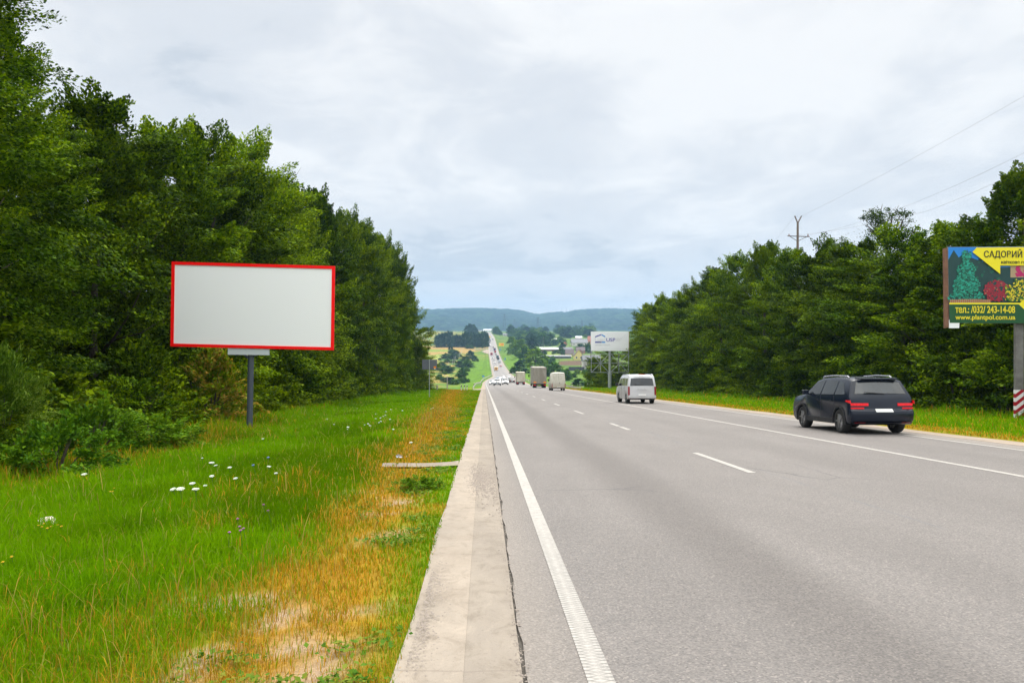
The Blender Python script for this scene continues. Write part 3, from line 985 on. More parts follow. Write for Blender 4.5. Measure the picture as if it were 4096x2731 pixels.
def stem_mesh(seed, H, R):
    rnd = random.Random(seed); mb = MB()
    for k in range(9):
        a = rnd.uniform(0, 6.28); r = R * rnd.uniform(.2, .7)
        mb.tube([(0.1 * math.cos(a), 0.1 * math.sin(a), -0.1), (r * .5 * math.cos(a), r * .5 * math.sin(a), H * .45), (r * math.cos(a), r * math.sin(a), H * .85)], [.03, .02, .008], 5)
    me = bpy.data.meshes.new('stems'); me.from_pydata(mb.v, [], mb.f); me.materials.append(M_bark)
    return me
STEMS = {k: stem_mesh(i, v[2], v[1]) for i, (k, v) in enumerate(BUSH.items())}
def put_bush(kind, x, y, h, w, label, group=None, name='bush', cat='bush'):
    o = empty(name, (x, y, gz(x, y) - 0.05), random.uniform(0, 6.28), label, cat, group)
    m, r0, h0 = BUSH[kind]
    o.scale = (w / r0, w / r0, h / h0)
    new_obj('foliage', m, o); new_obj('stems', STEMS[kind], o)
    return o
put_bush('willow', -11.1, 15.9, 2.8, 1.55, 'large grey-green willow-leaved bush at the left frame edge', None, 'willow_bush')
put_bush('willow', -10.5, 17.6, 2.5, 1.0, 'narrow willow-leaved bush right of the large one at the left frame edge', None, 'willow_bush')
put_bush('yellow', -10.7, 31.5, 3.1, 1.5, 'yellow-green bush with reddish leaf tips left of the billboard pole', None, 'yellowing_bush')
put_bush('bramble', -8.6, 16.3, 1.0, 1.2, 'low bright bramble at the foot of the willow-leaved bushes')
put_bush('bramble', -9.9, 20.4, 1.3, 1.5, 'medium bush right of the willow-leaved bushes')
put_bush('bramble', -9.0, 21.6, 0.95, 1.4, 'low bramble mound between willow bushes and yellow-green bush')
put_bush('green', -11.2, 25.4, 2.0, 1.6, 'green bush left of the yellow-green bush')
put_bush('dark', -12.4, 29.0, 3.2, 2.0, 'dark bush behind the yellow-green bush')
put_bush('dark', -12.0, 35.5, 3.0, 2.0, 'dark bush just right of the billboard pole')
rb = random.Random(5)
for i, (x, y) in enumerate([(-12.6, 10.5), (-12.2, 13.2), (-12.4, 19.0), (-12.6, 23.0), (-12.9, 33), (-12.2, 40.0), (-12.0, 44.5), (-11.9, 49), (-12.2, 54), (-11.7, 59), (-11.9, 64), (-11.4, 69.5), (-11.6, 75), (-11.2, 81), (-11.0, 87), (-10.8, 93), (-10.6, 99), (-10.3, 105), (-10.1, 111), (-10.0, 117), (-10.6, 122)]):
    put_bush(['dark', 'green', 'dark'][i % 3], x, y, rb.uniform(2.4, 4.0), rb.uniform(1.9, 2.4), 'dark leafy bush filling the foot of the left wood', 'bushes along the foot of the left wood')
for i in range(24):
    y = 26 + i * 4.6
    put_bush(['dark', 'dark', 'green'][i % 3], 24.1 + rb.uniform(-.4, .6) + (0.3 if y < 60 else 0) + (1.0 if y > 108 else 0), y, rb.uniform(2.6, 4.2), rb.uniform(1.9, 2.5), 'dark leafy bush filling the foot of the right wood', 'bushes along the foot of the right wood')

# ---- grass blades
def blade_mesh(name, X, Y, h, w, col, rng, lean=0.35):
    N = len(X)
    Z = terr(X, Y)
    a = rng.random(N) * 2 * np.pi
    d = np.stack([np.cos(a), np.sin(a), np.zeros(N)], -1)
    s = np.stack([-np.sin(a), np.cos(a), np.zeros(N)], -1)
    L = (lean * rng.uniform(0.2, 1.6, N))[:, None]
    B = np.stack([X, Y, Z - 0.01], -1)
    H = h[:, None]; W = w[:, None]
    up = np.array([0, 0, 1.0])
    m1 = B + up * H * 0.45 + d * H * L * 0.25
    m2 = B + up * H * 0.8 + d * H * L * 0.75
    tp = B + up * H * (1.0 - 0.25 * np.minimum(L, 1)) + d * H * L * 1.35
    V = np.stack([B - s * W * .5, B + s * W * .5, m1 - s * W * .45, m1 + s * W * .45, m2 - s * W * .3, m2 + s * W * .3, tp], 1).reshape(-1, 3)
    b = np.arange(N)[:, None] * 7
    Q = np.concatenate([b + np.array([[0, 1, 3, 2]]), b + np.array([[2, 3, 5, 4]])])
    T = b + np.array([[4, 5, 6]])
    C = np.repeat(col, 7, 0)
    shade = np.tile(np.array([0.7, 0.7, 0.95, 0.95, 1.05, 1.05, 1.1]), N)[:, None]
    return np_mesh(name, V, [Q, T], M_blade, colors=C * 1.0)

def blade_mat():
    t = NT('grass blades')
    a = t.n('ShaderNodeAttribute', attribute_name='tint')
    p = t.n('ShaderNodeBsdfPrincipled'); t.l(a.outputs['Color'], p.inputs['Base Color'])
    p.inputs['Roughness'].default_value = 0.9; p.inputs['Specular IOR Level'].default_value = 0.0
    tr = t.n('ShaderNodeBsdfTranslucent'); t.l(t.mix(1.0, a.outputs['Color'], c4(1.25, 1.2, 0.7), 'MULTIPLY'), tr.inputs[0])
    mx = t.n('ShaderNodeMixShader'); mx.inputs[0].default_value = 0.35
    t.l(p.outputs[0], mx.inputs[1]); t.l(tr.outputs[0], mx.inputs[2]); t.l(mx.outputs[0], t.out.inputs[0])
    return t.m
M_blade = blade_mat()

def grass_left(N=430000, seed=3):
    rng = np.random.default_rng(seed)
    a, b, e = 3.4, 128.0, 0.35        # density of samples in depth
    u = rng.random(N)
    Y = (a ** e + u * (b ** e - a ** e)) ** (1 / e)
    lim = np.minimum(0.72 * Y + 1.0, 13.5)
    # denser close to the middle, uniform across
    X = -0.475 + 0.09 * (fbm(Y * 1.7, Y * 0 + 3, 19, 3) - .45) - rng.random(N) * (lim - 0.5)
    d = -0.48 - X
    # keep clear of the drain and the path
    keep = ~((np.abs(Y - 15.2) < 0.3) & (X > -1.95)) & ~((Y > 118.5) & (X > -5.5))
    s = soil(X, Y); keep &= rng.random(N) > s * 0.72
    dr = dryness(X, Y)
    keep &= rng.random(N) > dr * 0.30
    cl = fbm(X * 2.2, Y * 2.2, 55, 2)
    keep &= rng.random(N) < 0.45 + cl
    X, Y, d, dr, cl = X[keep], Y[keep], d[keep], dr[keep], cl[keep]
    n = len(X)
    tall = sstep(0.3, 3.6, d)
    base = 0.045 + 0.19 * tall * (0.55 + 0.9 * cl) * (1 - 0.35 * dr) + 0.03 * rng.random(n)
    woods = sstep(-7.6, -9.6, X) * sstep(10, 14, Y)
    base += 0.40 * woods * rng.random(n)
    h = base * rng.uniform(0.6, 1.4, n)
    w = np.maximum(0.0042, 0.00105 * Y) * rng.uniform(0.7, 1.3, n)
    f = fbm(X * 0.8, Y * 0.5, 77, 3)
    hue = (0.65 * f + 0.5 * rng.random(n) - 0.05)[:, None].clip(0, 1)
    col = GREEN * (1 - hue) + GREEN2 * 1.12 * hue
    r2 = rng.random(n)[:, None]
    lush = (sstep(0.5, 0.8, fbm(X * .5, Y * .3, 90, 2)))[:, None]
    col = col * (1 - 0.35 * lush)
    pick = (rng.random(n) < np.clip(dr * 0.78, 0, .7))[:, None]
    dry = STRAW * (0.55 + 0.85 * r2)
    col = np.where(pick, dry, col * (1 - 0.25 * dr[:, None]) + STRAW * 0.25 * dr[:, None])
    odd = (rng.random(n) < 0.045)[:, None]
    col = np.where(odd & ~pick, np.array([0.24, 0.25, 0.05]) * (0.7 + 0.6 * r2), col)
    o = new_obj('grass', blade_mesh('grass', X, Y, h, w, col, rng))
    tag(o, kind='stuff')
    # tall flowering stalks
    M = 9000
    u = rng.random(M); Y = (3.6 ** .6 + u * (45 ** .6 - 3.6 ** .6)) ** (1 / .6)
    X = -1.1 - rng.random(M) * (np.minimum(0.7 * Y + .5, 11))
    k = rng.random(M) < 0.12 + 0.6 * dryness(X, Y) + 0.5 * sstep(-8.5, -10, X)
    X, Y = X[k], Y[k]; n = len(X)
    h = rng.uniform(0.22, 0.5, n) * (0.55 + 0.45 * sstep(0.6, 3, -X))
    col = np.array([0.30, 0.20, 0.05]) * rng.uniform(0.7, 1.5, (n, 1)) * np.where(rng.random((n, 1)) < .4, np.array([.6, .95, .5]), 1)
    o = new_obj('dry_stalks', blade_mesh('dry_stalks', X, Y, h, np.maximum(0.004, 0.0008 * Y), col, rng, 0.6))
    tag(o, kind='stuff')
grass_left()

def grass_right(N=90000, seed=4):
    rng = np.random.default_rng(seed)
    u = rng.random(N)
    Y = (17 ** .3 + u * (150 ** .3 - 17 ** .3)) ** (1 / .3)
    X = 14.0 + 0.1 * np.sin(Y) + rng.random(N) ** 0.9 * 9.0
    dr = dryness(X, Y)
    d = X - 14.0
    n = N
    cl = fbm(X * 1.2, Y * .8, 12, 2)
    h = (0.07 + 0.16 * sstep(0.5, 4, d) + 0.3 * sstep(6.3, 8.0, d) * rng.random(n)) * rng.uniform(.6, 1.4, n) * (.6 + .8 * cl)
    w = 0.00115 * Y * rng.uniform(.7, 1.3, n)
    hue = rng.random(n)[:, None]
    col = GREEN * (1 - hue) + GREEN2 * 1.15 * hue
    pick = (rng.random(n) < dr * 0.9 + 0.12)[:, None]
    col = np.where(pick, STRAW * rng.uniform(.6, 1.4, (n, 1)), col)
    tag(new_obj('grass', blade_mesh('grass', X, Y, h, w, col, rng)), kind='stuff')
grass_right()

# low weeds hugging the gutter edge
def weeds():
    rng = np.random.default_rng(8)
    pts, nr, sz = [], [], []
    for i in range(900):
        y = 3.8 + 40 * rng.random() ** 2.2
        x = -0.62 - abs(rng.normal()) * 0.55
        if fbm(np.array([x * 1.1]), np.array([y * 1.1]), 61, 2)[0] < 0.47: continue
        k = rng.integers(8, 20)
        c = np.array([x, y, gz(x, y) + 0.02])
        p = c + rng.normal(size=(k, 3)) * np.array([.07, .07, .015])
        p[:, 2] = c[2] + np.abs(p[:, 2] - c[2]) + 0.01
        pts.append(p); nr.append(unit(np.array([0, 0, 1.0]) + rng.normal(size=(k, 3)) * .35)); sz.append(rng.uniform(.02, .05, k) * (1 + y / 25))
    V, Fq = leaves(np.concatenate(pts), np.concatenate(nr), np.concatenate(sz), rng, 0.6)
    tag(new_obj('ground_cover', np_mesh('ground_cover', V, Fq, leaf_mat('weed leaves', [c4(.04, .12, .01), c4(.09, .18, .015), c4(.2, .22, .03)], patch=2.0))), kind='stuff')
weeds()
put_bush('bramble', -0.98, 12.0, 0.22, 0.36, 'small dark weed clump on the dry verge beside the gutter', None, 'weed_clump', 'weed')

# gravel spilled on the gutter and dark crumbs beside it
def gravel():
    rng = np.random.default_rng(12)
    V, Fc = [], []
    def stone(x, y, z, s):
        b = len(V)
        q = rng.uniform(.6, 1.3, 6)
        V.extend([(x - s * q[0], y, z), (x, y - s * q[1], z), (x + s * q[2], y, z), (x, y + s * q[3], z), (x, y, z + s * q[4] * .7), (x, y, z - s * .3)])
        for f in ((0, 1, 4), (1, 2, 4), (2, 3, 4), (3, 0, 4)):
            Fc.append([b + i for i in f])
    for i in range(1500):
        y = 13.0 + rng.normal() * 1.1
        x = 0.02 + rng.normal() * 0.13 - 0.05 * (y - 12)
        if -0.46 < x < 0.21: stone(x, y, rzv(y) + 0.008, rng.uniform(.006, .018))
    for i in range(500):
        y = rng.choice([5.6, 5.0, 6.3]) + rng.normal() * 0.35
        x = -0.44 + abs(rng.normal()) * 0.06
        stone(x, y, rzv(y) + 0.035, rng.uniform(.004, .012))
    for i in range(900):
        y = 3.8 + rng.random() ** 1.6 * 26
        x = 0.205 + rng.normal() * 0.022
        stone(x, y, rzv(y) + 0.006, rng.uniform(.004, .011))
    me = np_mesh('gravel', np.array(V), np.array(Fc), plain('gravel stone', c4(0.26, 0.22, 0.19), 0.95, grime=0.3, gscale=30))
    tag(new_obj('gravel', me), kind='stuff')
gravel()

# ------------------------------------------------------------------ vehicles
M_tyre = plain('tyre rubber', c4(0.018, 0.018, 0.018), 0.85, grime=0.0)
M_under = plain('underbody black', c4(0.012, 0.012, 0.012), 0.9, grime=0.0)
M_rim = plain('alloy rim', c4(0.32, 0.32, 0.33), 0.35, 0.8)
M_rimd = plain('dull steel rim', c4(0.10, 0.10, 0.10), 0.5, 0.5)
M_trim = plain('black plastic trim', c4(0.022, 0.022, 0.024), 0.6, spec=0.3)
M_chrome = plain('brushed trim metal', c4(0.6, 0.6, 0.62), 0.25, 0.9)
M_plate = plain('licence plate white', c4(0.7, 0.7, 0.68), 0.5, grime=0.05)
def glass_mat(name, tint, spec=0.25):
    t = NT(name)
    n = t.noise(3, 3, 0.5, vec=t.obj())
    t.bsdf(t.mix(t.rng(n, .3, .7), tint, tuple(c * 0.6 for c in tint[:3]) + (1,)), 0.08, 0.0, spec, coat=0.0)
    return t.m
M_glass = glass_mat('dark vehicle glass', c4(0.03, 0.036, 0.04))
M_glassr = glass_mat('tinted rear glass', c4(0.03, 0.034, 0.038), 0.8)
M_red = plain('red lamp lens', c4(0.60, 0.004, 0.010), 0.25, spec=0.3, grime=0.0, emit=0.22)
M_redd = plain('unlit red lamp lens', c4(0.22, 0.01, 0.015), 0.2, spec=0.6, grime=0.0)
M_amber = plain('amber reflector', c4(0.85, 0.27, 0.01), 0.4, grime=0.05)
M_head = plain('lit headlamp', c4(1.0, 0.97, 0.88), 0.2, grime=0.0, emit=1.0)
M_headoff = plain('clear headlamp', c4(0.75, 0.77, 0.8), 0.12, spec=0.8, grime=0.05)

def paint(name, col, rough=0.28, metal=0.0, grime=0.10, dirt=None):
    if name in _plain: return _plain[name]
    t = NT(name)
    sep = t.n('ShaderNodeSeparateXYZ'); t.l(t.obj(), sep.inputs[0])
    n = t.noise(4, 5, 0.65, vec=t.obj())
    d = t.math('MULTIPLY', t.math('ADD', t.rng(sep.outputs[2], 1.3, 0.25, 0, 1), t.rng(n, .45, .75, 0, .6)), grime * 3, True)
    c = t.mix(d, col, dirt or c4(0.16, 0.13, 0.10))
    r = t.math('ADD', t.math('MULTIPLY', d, 0.5), rough)
    t.bsdf(c, r, metal, 0.32, coat=0.35 if .25 < rough < 0.4 else 0)
    _plain[name] = t.m
    return t.m

_wheel = {}
def wheel_meshes(r, w):
    key = (round(r, 2), round(w, 2))
    if key in _wheel: return _wheel[key]
    n = 28
    prof = [(0.62, -.5), (0.93, -.5), (1.0, -.36), (1.0, .36), (0.93, .5), (0.62, .5)]
    mb = MB()
    for k in range(n):
        a = 2 * math.pi * k / n
        for (q, x) in prof:
            mb.v.append((x * w, math.cos(a) * q * r, math.sin(a) * q * r))
    m = len(prof)
    for k in range(n):
        for j in range(m):
            a, b = k * m + j, k * m + (j + 1) % m
            c, d = ((k + 1) % n) * m + (j + 1) % m, ((k + 1) % n) * m + j
            mb.face((a, b, c, d))
    tyre = bpy.data.meshes.new('tyre'); tyre.from_pydata(mb.v, [], mb.f); tyre.materials.append(M_tyre); tyre.shade_smooth()
    mb = MB()
    mb.tube([(-.38 * w, 0, 0), (.38 * w, 0, 0)], r * .63, 20)
    for s in (-1, 1):
        mb.tube([(s * .36 * w, 0, 0), (s * .5 * w, 0, 0)], [r * .13, r * .12], 10)
        for k in range(5):
            a = 2 * math.pi * k / 5
            mb.bar((s * .43 * w, r * .1 * math.cos(a), r * .1 * math.sin(a)), (s * .41 * w, r * .61 * math.cos(a), r * .61 * math.sin(a)), r * .16, .03)
    rim = bpy.data.meshes.new('rim'); rim.from_pydata(mb.v, [], mb.f); rim.materials.append(M_rim)
    _wheel[key] = (tyre, rim)
    return _wheel[key]

def add_wheel(root, x, y, r, w):
    ty, ri = wheel_meshes(r, w)
    wo = new_obj('wheel', ty, root, (x, y, r))
    new_obj('rim', ri, wo)
    return wo

def make_vehicle(root, S):
    """S: spec of a car / van; forward is +Y, the rear at -L/2"""
    L, w, wr, wf = S['L'], S['w'], S['wheel'], S['wheel']
    belt, roof = S['belt'], S['roof']
    taper = S.get('taper', 0.2)
    wp = S.get('plan', 0.07)
    h2 = L / 2
    def W(z):
        k = max(0.0, (z - belt) / (roof - belt))
        lo = 1 - 0.04 * max(0.0, (0.45 - z) / 0.3)
        return w * (1 - taper * k) * lo
    def surf(u, y, z, off=0.0):
        e = min(1.0, abs(y) / h2) ** 6
        yy = y - math.copysign(wp * abs(u) ** 3 * e, y)
        zz = z + (S.get('crown', 0.035) * (1 - u * u) if z > belt + 0.25 else (0.025 * (1 - u * u) if z > belt - .12 else 0))
        return [u * W(z), yy, zz]
    def arch(yc, n=9):
        r = wr + 0.07
        zs = S['sill']
        a0 = math.asin(max(-1, min(1, (zs - wr) / r)))
        out = []
        for k in range(n):
            a = a0 + (math.pi - 2 * a0) * k / (n - 1)
            out.append((yc + r * math.cos(a), wr + r * math.sin(a)))
        return out        # front to rear
    up = S['upper']       # rear belt point ... front belt point (over the roof)
    front = S['front']    # down the nose to the sill
    rear = S['rear']      # up the tail from the sill
    prof = list(up) + list(front) + arch(S['axf']) + arch(S['axr']) + list(rear)
    nb = len(up)
    P = [Vector((a, b)) for a, b in prof]
    n = len(P)
    area = sum(P[i].x * P[(i + 1) % n].y - P[(i + 1) % n].x * P[i].y for i in range(n))
    sg = 1 if area > 0 else -1
    nor = []
    for i in range(n):
        t1 = (P[i] - P[i - 1]).normalized(); t2 = (P[(i + 1) % n] - P[i]).normalized()
        t = (t1 + t2)
        t = t.normalized() if t.length > 1e-6 else t2
        nor.append(Vector((t.y, -t.x)) * sg)
    us = [(-1, .045), (-.975, .014), (-.93, 0), (-.6, 0), (0, 0), (.6, 0), (.93, 0), (.975, .014), (1, .045)]
    mb = MB()
    for u, ins in us:
        for p, q in zip(P, nor):
            a = p - q * ins
            mb.v.append(surf(u, a.x, a.y))
    for j in range(len(us) - 1):
        for i in range(n):
            k = (i + 1) % n
            mb.face((j * n + i, j * n + k, (j + 1) * n + k, (j + 1) * n + i))
    for j in (0, len(us) - 1):
        lo = [j * n + i for i in range(nb - 1, n)] + [j * n]
        hi = [j * n + i for i in range(nb)]
        mb.face(lo if j else lo[::-1]); mb.face(hi if j else hi[::-1])
    mb.build('body', S['paint'], root, smooth=True, angle=50, bevel=.018)
    ub = MB()
    ub.box((0, 0, (S['sill'] + wr * 2) / 2 + 0.02), (w * 2 - .36, L - .7, wr * 2 - S['sill'] + .04))
    ub.build('underbody', M_under, root)
    # profile lookups
    def yz_on(seq, t):
        seg = [(Vector(a), Vector(b)) for a, b in zip(seq, seq[1:])]
        tot = sum((b - a).length for a, b in seg); d = t * tot
        for a, b in seg:
            l = (b - a).length
            if d <= l or (a, b) == seg[-1]:
                return a + (b - a) * min(1, d / max(l, 1e-6)), (b - a).normalized()
            d -= l
    def patch(name, seq, t0, t1, u0, u1, mat, off=0.008, nt=4, nu=8, parent=root, inset=0.0):
        m = MB()
        for i in range(nt + 1):
            t = t0 + (t1 - t0) * i / nt
            p, d = yz_on(seq, t)
            nn = Vector((d.y, -d.x)) * sg
            for k in range(nu + 1):
                u = u0 + (u1 - u0) * k / nu
                q = p + nn * off
                m.v.append(surf(u, q.x, q.y))
        for i in range(nt):
            for k in range(nu):
                a = i * (nu + 1) + k
                m.face((a, a + 1, a + nu + 2, a + nu + 1))
        return m.build(name, mat, parent, smooth=True)
    rear_face = [rear[-k] for k in range(1, len(rear) + 1)][::-1] + [up[0]]
    front_face = [up[-1]] + list(front)
    iw = S.get('iw', nb - 2)
    patch('rear_window', [up[0], up[1]], S.get('rw', (0.12, 0.86))[0], S.get('rw', (0.12, 0.86))[1], -.84, .84, M_glassr)
    patch('windshield', [up[iw], up[-1]], .08, .92, -.88, .88, M_glass)
    for s in (-1, 1):
        for poly in S['side_win']:
            m = MB()
            pts = [(s * (W(z) + 0.001), y, z) for y, z in poly]
            m.prism(pts, (s * .006, 0, 0))
            m.build('side_window', M_glass, root)
        if S.get('door_lines'):
            for y, z0, z1 in S['door_lines']:
                m = MB(); m.box((s * (w + .0005), y, (z0 + z1) / 2), (.006, .014, z1 - z0)); m.build('door_gap', M_trim, root)
        if S.get('handles'):
            for y, z in S['handles']:
                m = MB(); m.box((s * (w + .012), y, z), (.03, .18, .03)); m.build('door_handle', S.get('hmat', S['paint']), root)
        if S.get('cladding'):
            m = MB()
            ya, yb = S['axr'] + wr + .09, S['axf'] - wr - .09
            m.box((s * (w - .015), (ya + yb) / 2, S['sill'] + .08), (.05, yb - ya, .16))
            for ax in ('axr', 'axf'):
                pts = arch(S[ax])
                for a, b in zip(pts, pts[1:]):
                    m.bar((s * (w - .01), a[0], a[1]), (s * (w - .01), b[0], b[1]), .05, .04)
            m.build('wheel_arch_trim', M_trim, root, bevel=.008)
        # wheels
        for ax in ('axf', 'axr'):
            add_wheel(root, s * (w - .13), S[ax], wr, .24)
        # mirror
        ym, zm = S['mirror']
        m = MB(); m.box((s * (w + .12), ym, zm), (.2, .12, S.get('mh', .15))); m.bar((s * (w - .02), ym, zm - .06), (s * (w + .06), ym, zm - .03), .05)
        m.build('mirror', S.get('mirmat', S['paint']), root, bevel=.02)
        # lights
        t = S['tail']
        a, b = (t['u0'], t['u1']) if s > 0 else (-t['u1'], -t['u0'])
        lit = patch('taillight', rear_face, t['t0'], t['t1'], a, b, M_red if S.get('lit') else M_redd, .012, 3, 5)
        if S.get('strips'):
            for (sa, sb, ta, tb, nm_, mt_) in S['strips']:
                a2, b2 = (sa, sb) if s > 0 else (-sb, -sa)
                patch(nm_, rear_face, ta, tb, a2, b2, mt_, .012 if ta > .5 else .03, 2, 4)
        if t.get('side'):
            pts = [(s * (W((z0 + z1) / 2) + .002), y, z) for (y, z) in t['side'] for z0, z1 in [(z, z)]]
            m = MB(); m.prism([(s * (W(z) + .001), y, z) for y, z in t['side']], (s * .01, 0, 0)); m.build('taillight', M_red if S.get('lit') else M_redd, root)
        hd = S['head']
        a, b = (hd['u0'], hd['u1']) if s > 0 else (-hd['u1'], -hd['u0'])
        patch('headlight', front_face, hd['t0'], hd['t1'], a, b, M_head if S.get('beam') else M_headoff, .014, 2, 4)
        if S.get('rails'):
            y0, y1 = S['rails']
            m = MB(); x = s * (W(roof) - .06)
            m.tube([(x, y0, roof + .01), (x, y0 + .12, roof + .06), (x, (y0 + y1) / 2, roof + .08), (x, y1 - .12, roof + .055), (x, y1, roof)], .02, 6)
            m.build('roof_rail', S.get('railmat', M_chrome), root)
    # bumpers, grille, plates
    patch('rear_bumper', rear_face, *S['rb'], -.97, .97, S.get('bmat', M_trim), .022, 3, 10)
    patch('front_grille', front_face, *S['grille'], -.45, .45, M_trim, .012, 2, 6)
    patch('front_bumper', front_face, *S['fb'], -.96, .96, S.get('bmat', M_trim), .02, 3, 10)
    t0 = S['plate']
    patch('licence_plate', rear_face, t0, t0 + S.get('pl', .07), -.27, .27, M_plate, .02, 1, 2)
    patch('licence_plate', front_face, S['fplate'], S['fplate'] + .06, -.27, .27, M_plate, .03, 1, 2)
    if S.get('spoiler'):
        m = MB(); y, z, d = S['spoiler']
        m.prism([(-W(z) + .1, y, z), (W(z) - .1, y, z), (W(z) - .16, y - d, z - .02), (-W(z) + .16, y - d, z - .02)], (0, 0, .045))
        m.build('rear_spoiler', S['paint'], root, bevel=.012)
    if S.get('wiper'):
        p, d = yz_on([up[0], up[1]], .16)
        m = MB(); m.bar((0.1, p.x - .03, p.y), (-.5, p.x - .03, p.y + .04), .02); m.build('wiper', M_trim, root)
    return W, surf

def suv_spec(pm, **k):
    S = dict(L=4.7, w=.945, wheel=.36, belt=1.12, roof=1.66, sill=.27, axf=1.42, axr=-1.38, taper=.25, plan=.13, paint=pm,
             upper=[(-2.14, 1.12), (-1.90, 1.58), (-1.55, 1.645), (-.6, 1.68), (.15, 1.66), (.55, 1.58), (1.12, 1.13)],
             front=[(1.75, 1.07), (2.12, .97), (2.28, .82), (2.35, .58), (2.31, .33), (2.1, .24), (1.95, .26)],
             rear=[(-1.92, .30), (-2.15, .31), (-2.30, .40), (-2.35, .60), (-2.33, .70), (-2.25, .74), (-2.22, .98)],
             side_win=[[(-1.75, 1.17), (-1.1, 1.16), (-1.1, 1.56), (-1.42, 1.53)], [(-1.03, 1.16), (-.12, 1.15), (-.14, 1.60), (-1.03, 1.57)], [(-.05, 1.15), (.98, 1.14), (.48, 1.54), (.1, 1.60), (-.07, 1.60)]],
             door_lines=[(-.08, .36, 1.12), (1.0, .5, 1.1), (-1.06, .75, 1.12)], handles=[(-.85, .98), (.12, .97)],
             mirror=(.82, 1.2), tail=dict(u0=.46, u1=.985, t0=.75, t1=.815, side=[(-2.22, .90), (-1.85, .965), (-1.9, 1.0), (-2.19, 1.0)]),
             head=dict(u0=.55, u1=.97, t0=.36, t1=.5), rb=(.08, .30), fb=(.72, .95), grille=(.46, .66), plate=.56, pl=.10, fplate=.70,
             spoiler=(-1.80, 1.63, .22), rails=(-1.5, .35), wiper=True, cladding=True)
    S.update(k); return S
def van_spec(pm, **k):
    S = dict(L=4.85, w=.95, wheel=.33, belt=1.13, roof=1.88, sill=.26, axf=1.55, axr=-1.5, taper=.13, plan=.07, paint=pm, crown=.045,
             upper=[(-2.36, 1.13), (-2.24, 1.78), (-2.12, 1.875), (-1.0, 1.92), (.6, 1.89), (.95, 1.82), (1.62, 1.20)],
             front=[(1.95, 1.10), (2.28, .92), (2.38, .72), (2.42, .5), (2.38, .3), (2.2, .22), (2.0, .25)],
             rear=[(-1.95, .28), (-2.25, .29), (-2.41, .36), (-2.425, .52), (-2.40, .60), (-2.39, .8)],
             side_win=[[(-2.05, 1.2), (-1.2, 1.2), (-1.2, 1.68), (-2.0, 1.68)], [(-1.1, 1.2), (.05, 1.2), (.05, 1.70), (-1.1, 1.70)], [(.15, 1.18), (1.42, 1.18), (.95, 1.64), (.15, 1.70)]],
             door_lines=[(.1, .32, 1.8), (1.1, .45, 1.15), (-1.15, .7, 1.8)], handles=[(.25, 1.02), (-.95, 1.02)], hmat=M_trim,
             mirror=(1.28, 1.26), mh=.24, mirmat=M_trim, tail=dict(u0=.86, u1=.995, t0=.36, t1=.999),
             head=dict(u0=.55, u1=.96, t0=.40, t1=.56), rb=(.0, .28), fb=(.68, .96), grille=(.5, .66), plate=.52, pl=.08, fplate=.72,
             rw=(.06, .82), wiper=True)
    S.update(k); return S
def panelvan_spec(pm, **k):
    S = dict(L=5.6, w=.97, wheel=.34, belt=1.25, roof=2.52, sill=.3, axf=1.75, axr=-1.75, taper=.14, plan=.05, paint=pm, crown=.06,
             upper=[(-2.76, 1.25), (-2.68, 2.38), (-2.55, 2.50), (-1.0, 2.56), (.9, 2.50), (1.35, 2.30), (1.95, 1.42)],
             front=[(2.35, 1.18), (2.62, .95), (2.75, .75), (2.8, .5), (2.76, .34), (2.5, .28), (2.3, .3)],
             rear=[(-2.3, .34), (-2.6, .35), (-2.78, .42), (-2.79, .56), (-2.77, .64), (-2.77, .9)],
             side_win=[[(.75, 1.35), (1.72, 1.35), (1.3, 1.95), (.75, 2.0)]],
             door_lines=[(.65, .4, 2.2), (-.65, .4, 2.2)], handles=[(.85, 1.15)], hmat=M_trim,
             mirror=(1.62, 1.5), mh=.3, mirmat=M_trim, tail=dict(u0=.88, u1=.995, t0=.42, t1=.8),
             head=dict(u0=.6, u1=.96, t0=.36, t1=.56), rb=(.0, .2), fb=(.68, .96), grille=(.45, .66), plate=.40, pl=.06, fplate=.72,
             rw=(.94, .96))
    S.update(k); return S
def car_spec(pm, **k):
    S = dict(L=4.35, w=.88, wheel=.31, belt=.95, roof=1.43, sill=.22, axf=1.32, axr=-1.30, taper=.24, plan=.12, paint=pm,
             upper=[(-1.95, .98), (-1.35, 1.36), (-1.0, 1.42), (-.3, 1.45), (.15, 1.43), (.4, 1.37), (1.1, .97)],
             front=[(1.7, .86), (2.0, .76), (2.14, .62), (2.17, .45), (2.12, .27), (1.95, .2), (1.8, .22)],
             rear=[(-1.8, .25), (-2.0, .26), (-2.15, .34), (-2.17, .5), (-2.14, .62), (-2.1, .92)],
             side_win=[[(-1.5, 1.0), (-.25, .99), (-.25, 1.38), (-.95, 1.36)], [(-.17, .99), (.95, .98), (.4, 1.32), (-.17, 1.38)]],
             door_lines=[(-.2, .3, .95), (.85, .4, .93)], handles=[(-.9, .82), (.05, .82)],
             mirror=(.75, 1.02), tail=dict(u0=.6, u1=.98, t0=.55, t1=.78), head=dict(u0=.5, u1=.95, t0=.40, t1=.6),
             rb=(.0, .35), fb=(.7, .96), grille=(.55, .70), plate=.55, pl=.1, fplate=.74, bmat=pm)
    S.update(k); return S

def place_vehicle(name, spec, x, y, label, cat, toward=False, group='vehicles on the road', yaw=0.0):
    root = empty(name, (x, y, rzv(y) + 0.004), (math.pi if toward else 0) + yaw, label, cat, group)
    sl = math.atan((rzv(y + 3) - rzv(y - 3)) / 6)
    root.rotation_euler = (sl if not toward else -sl, 0, root.rotation_euler[2])
    make_vehicle(root, spec)
    return root

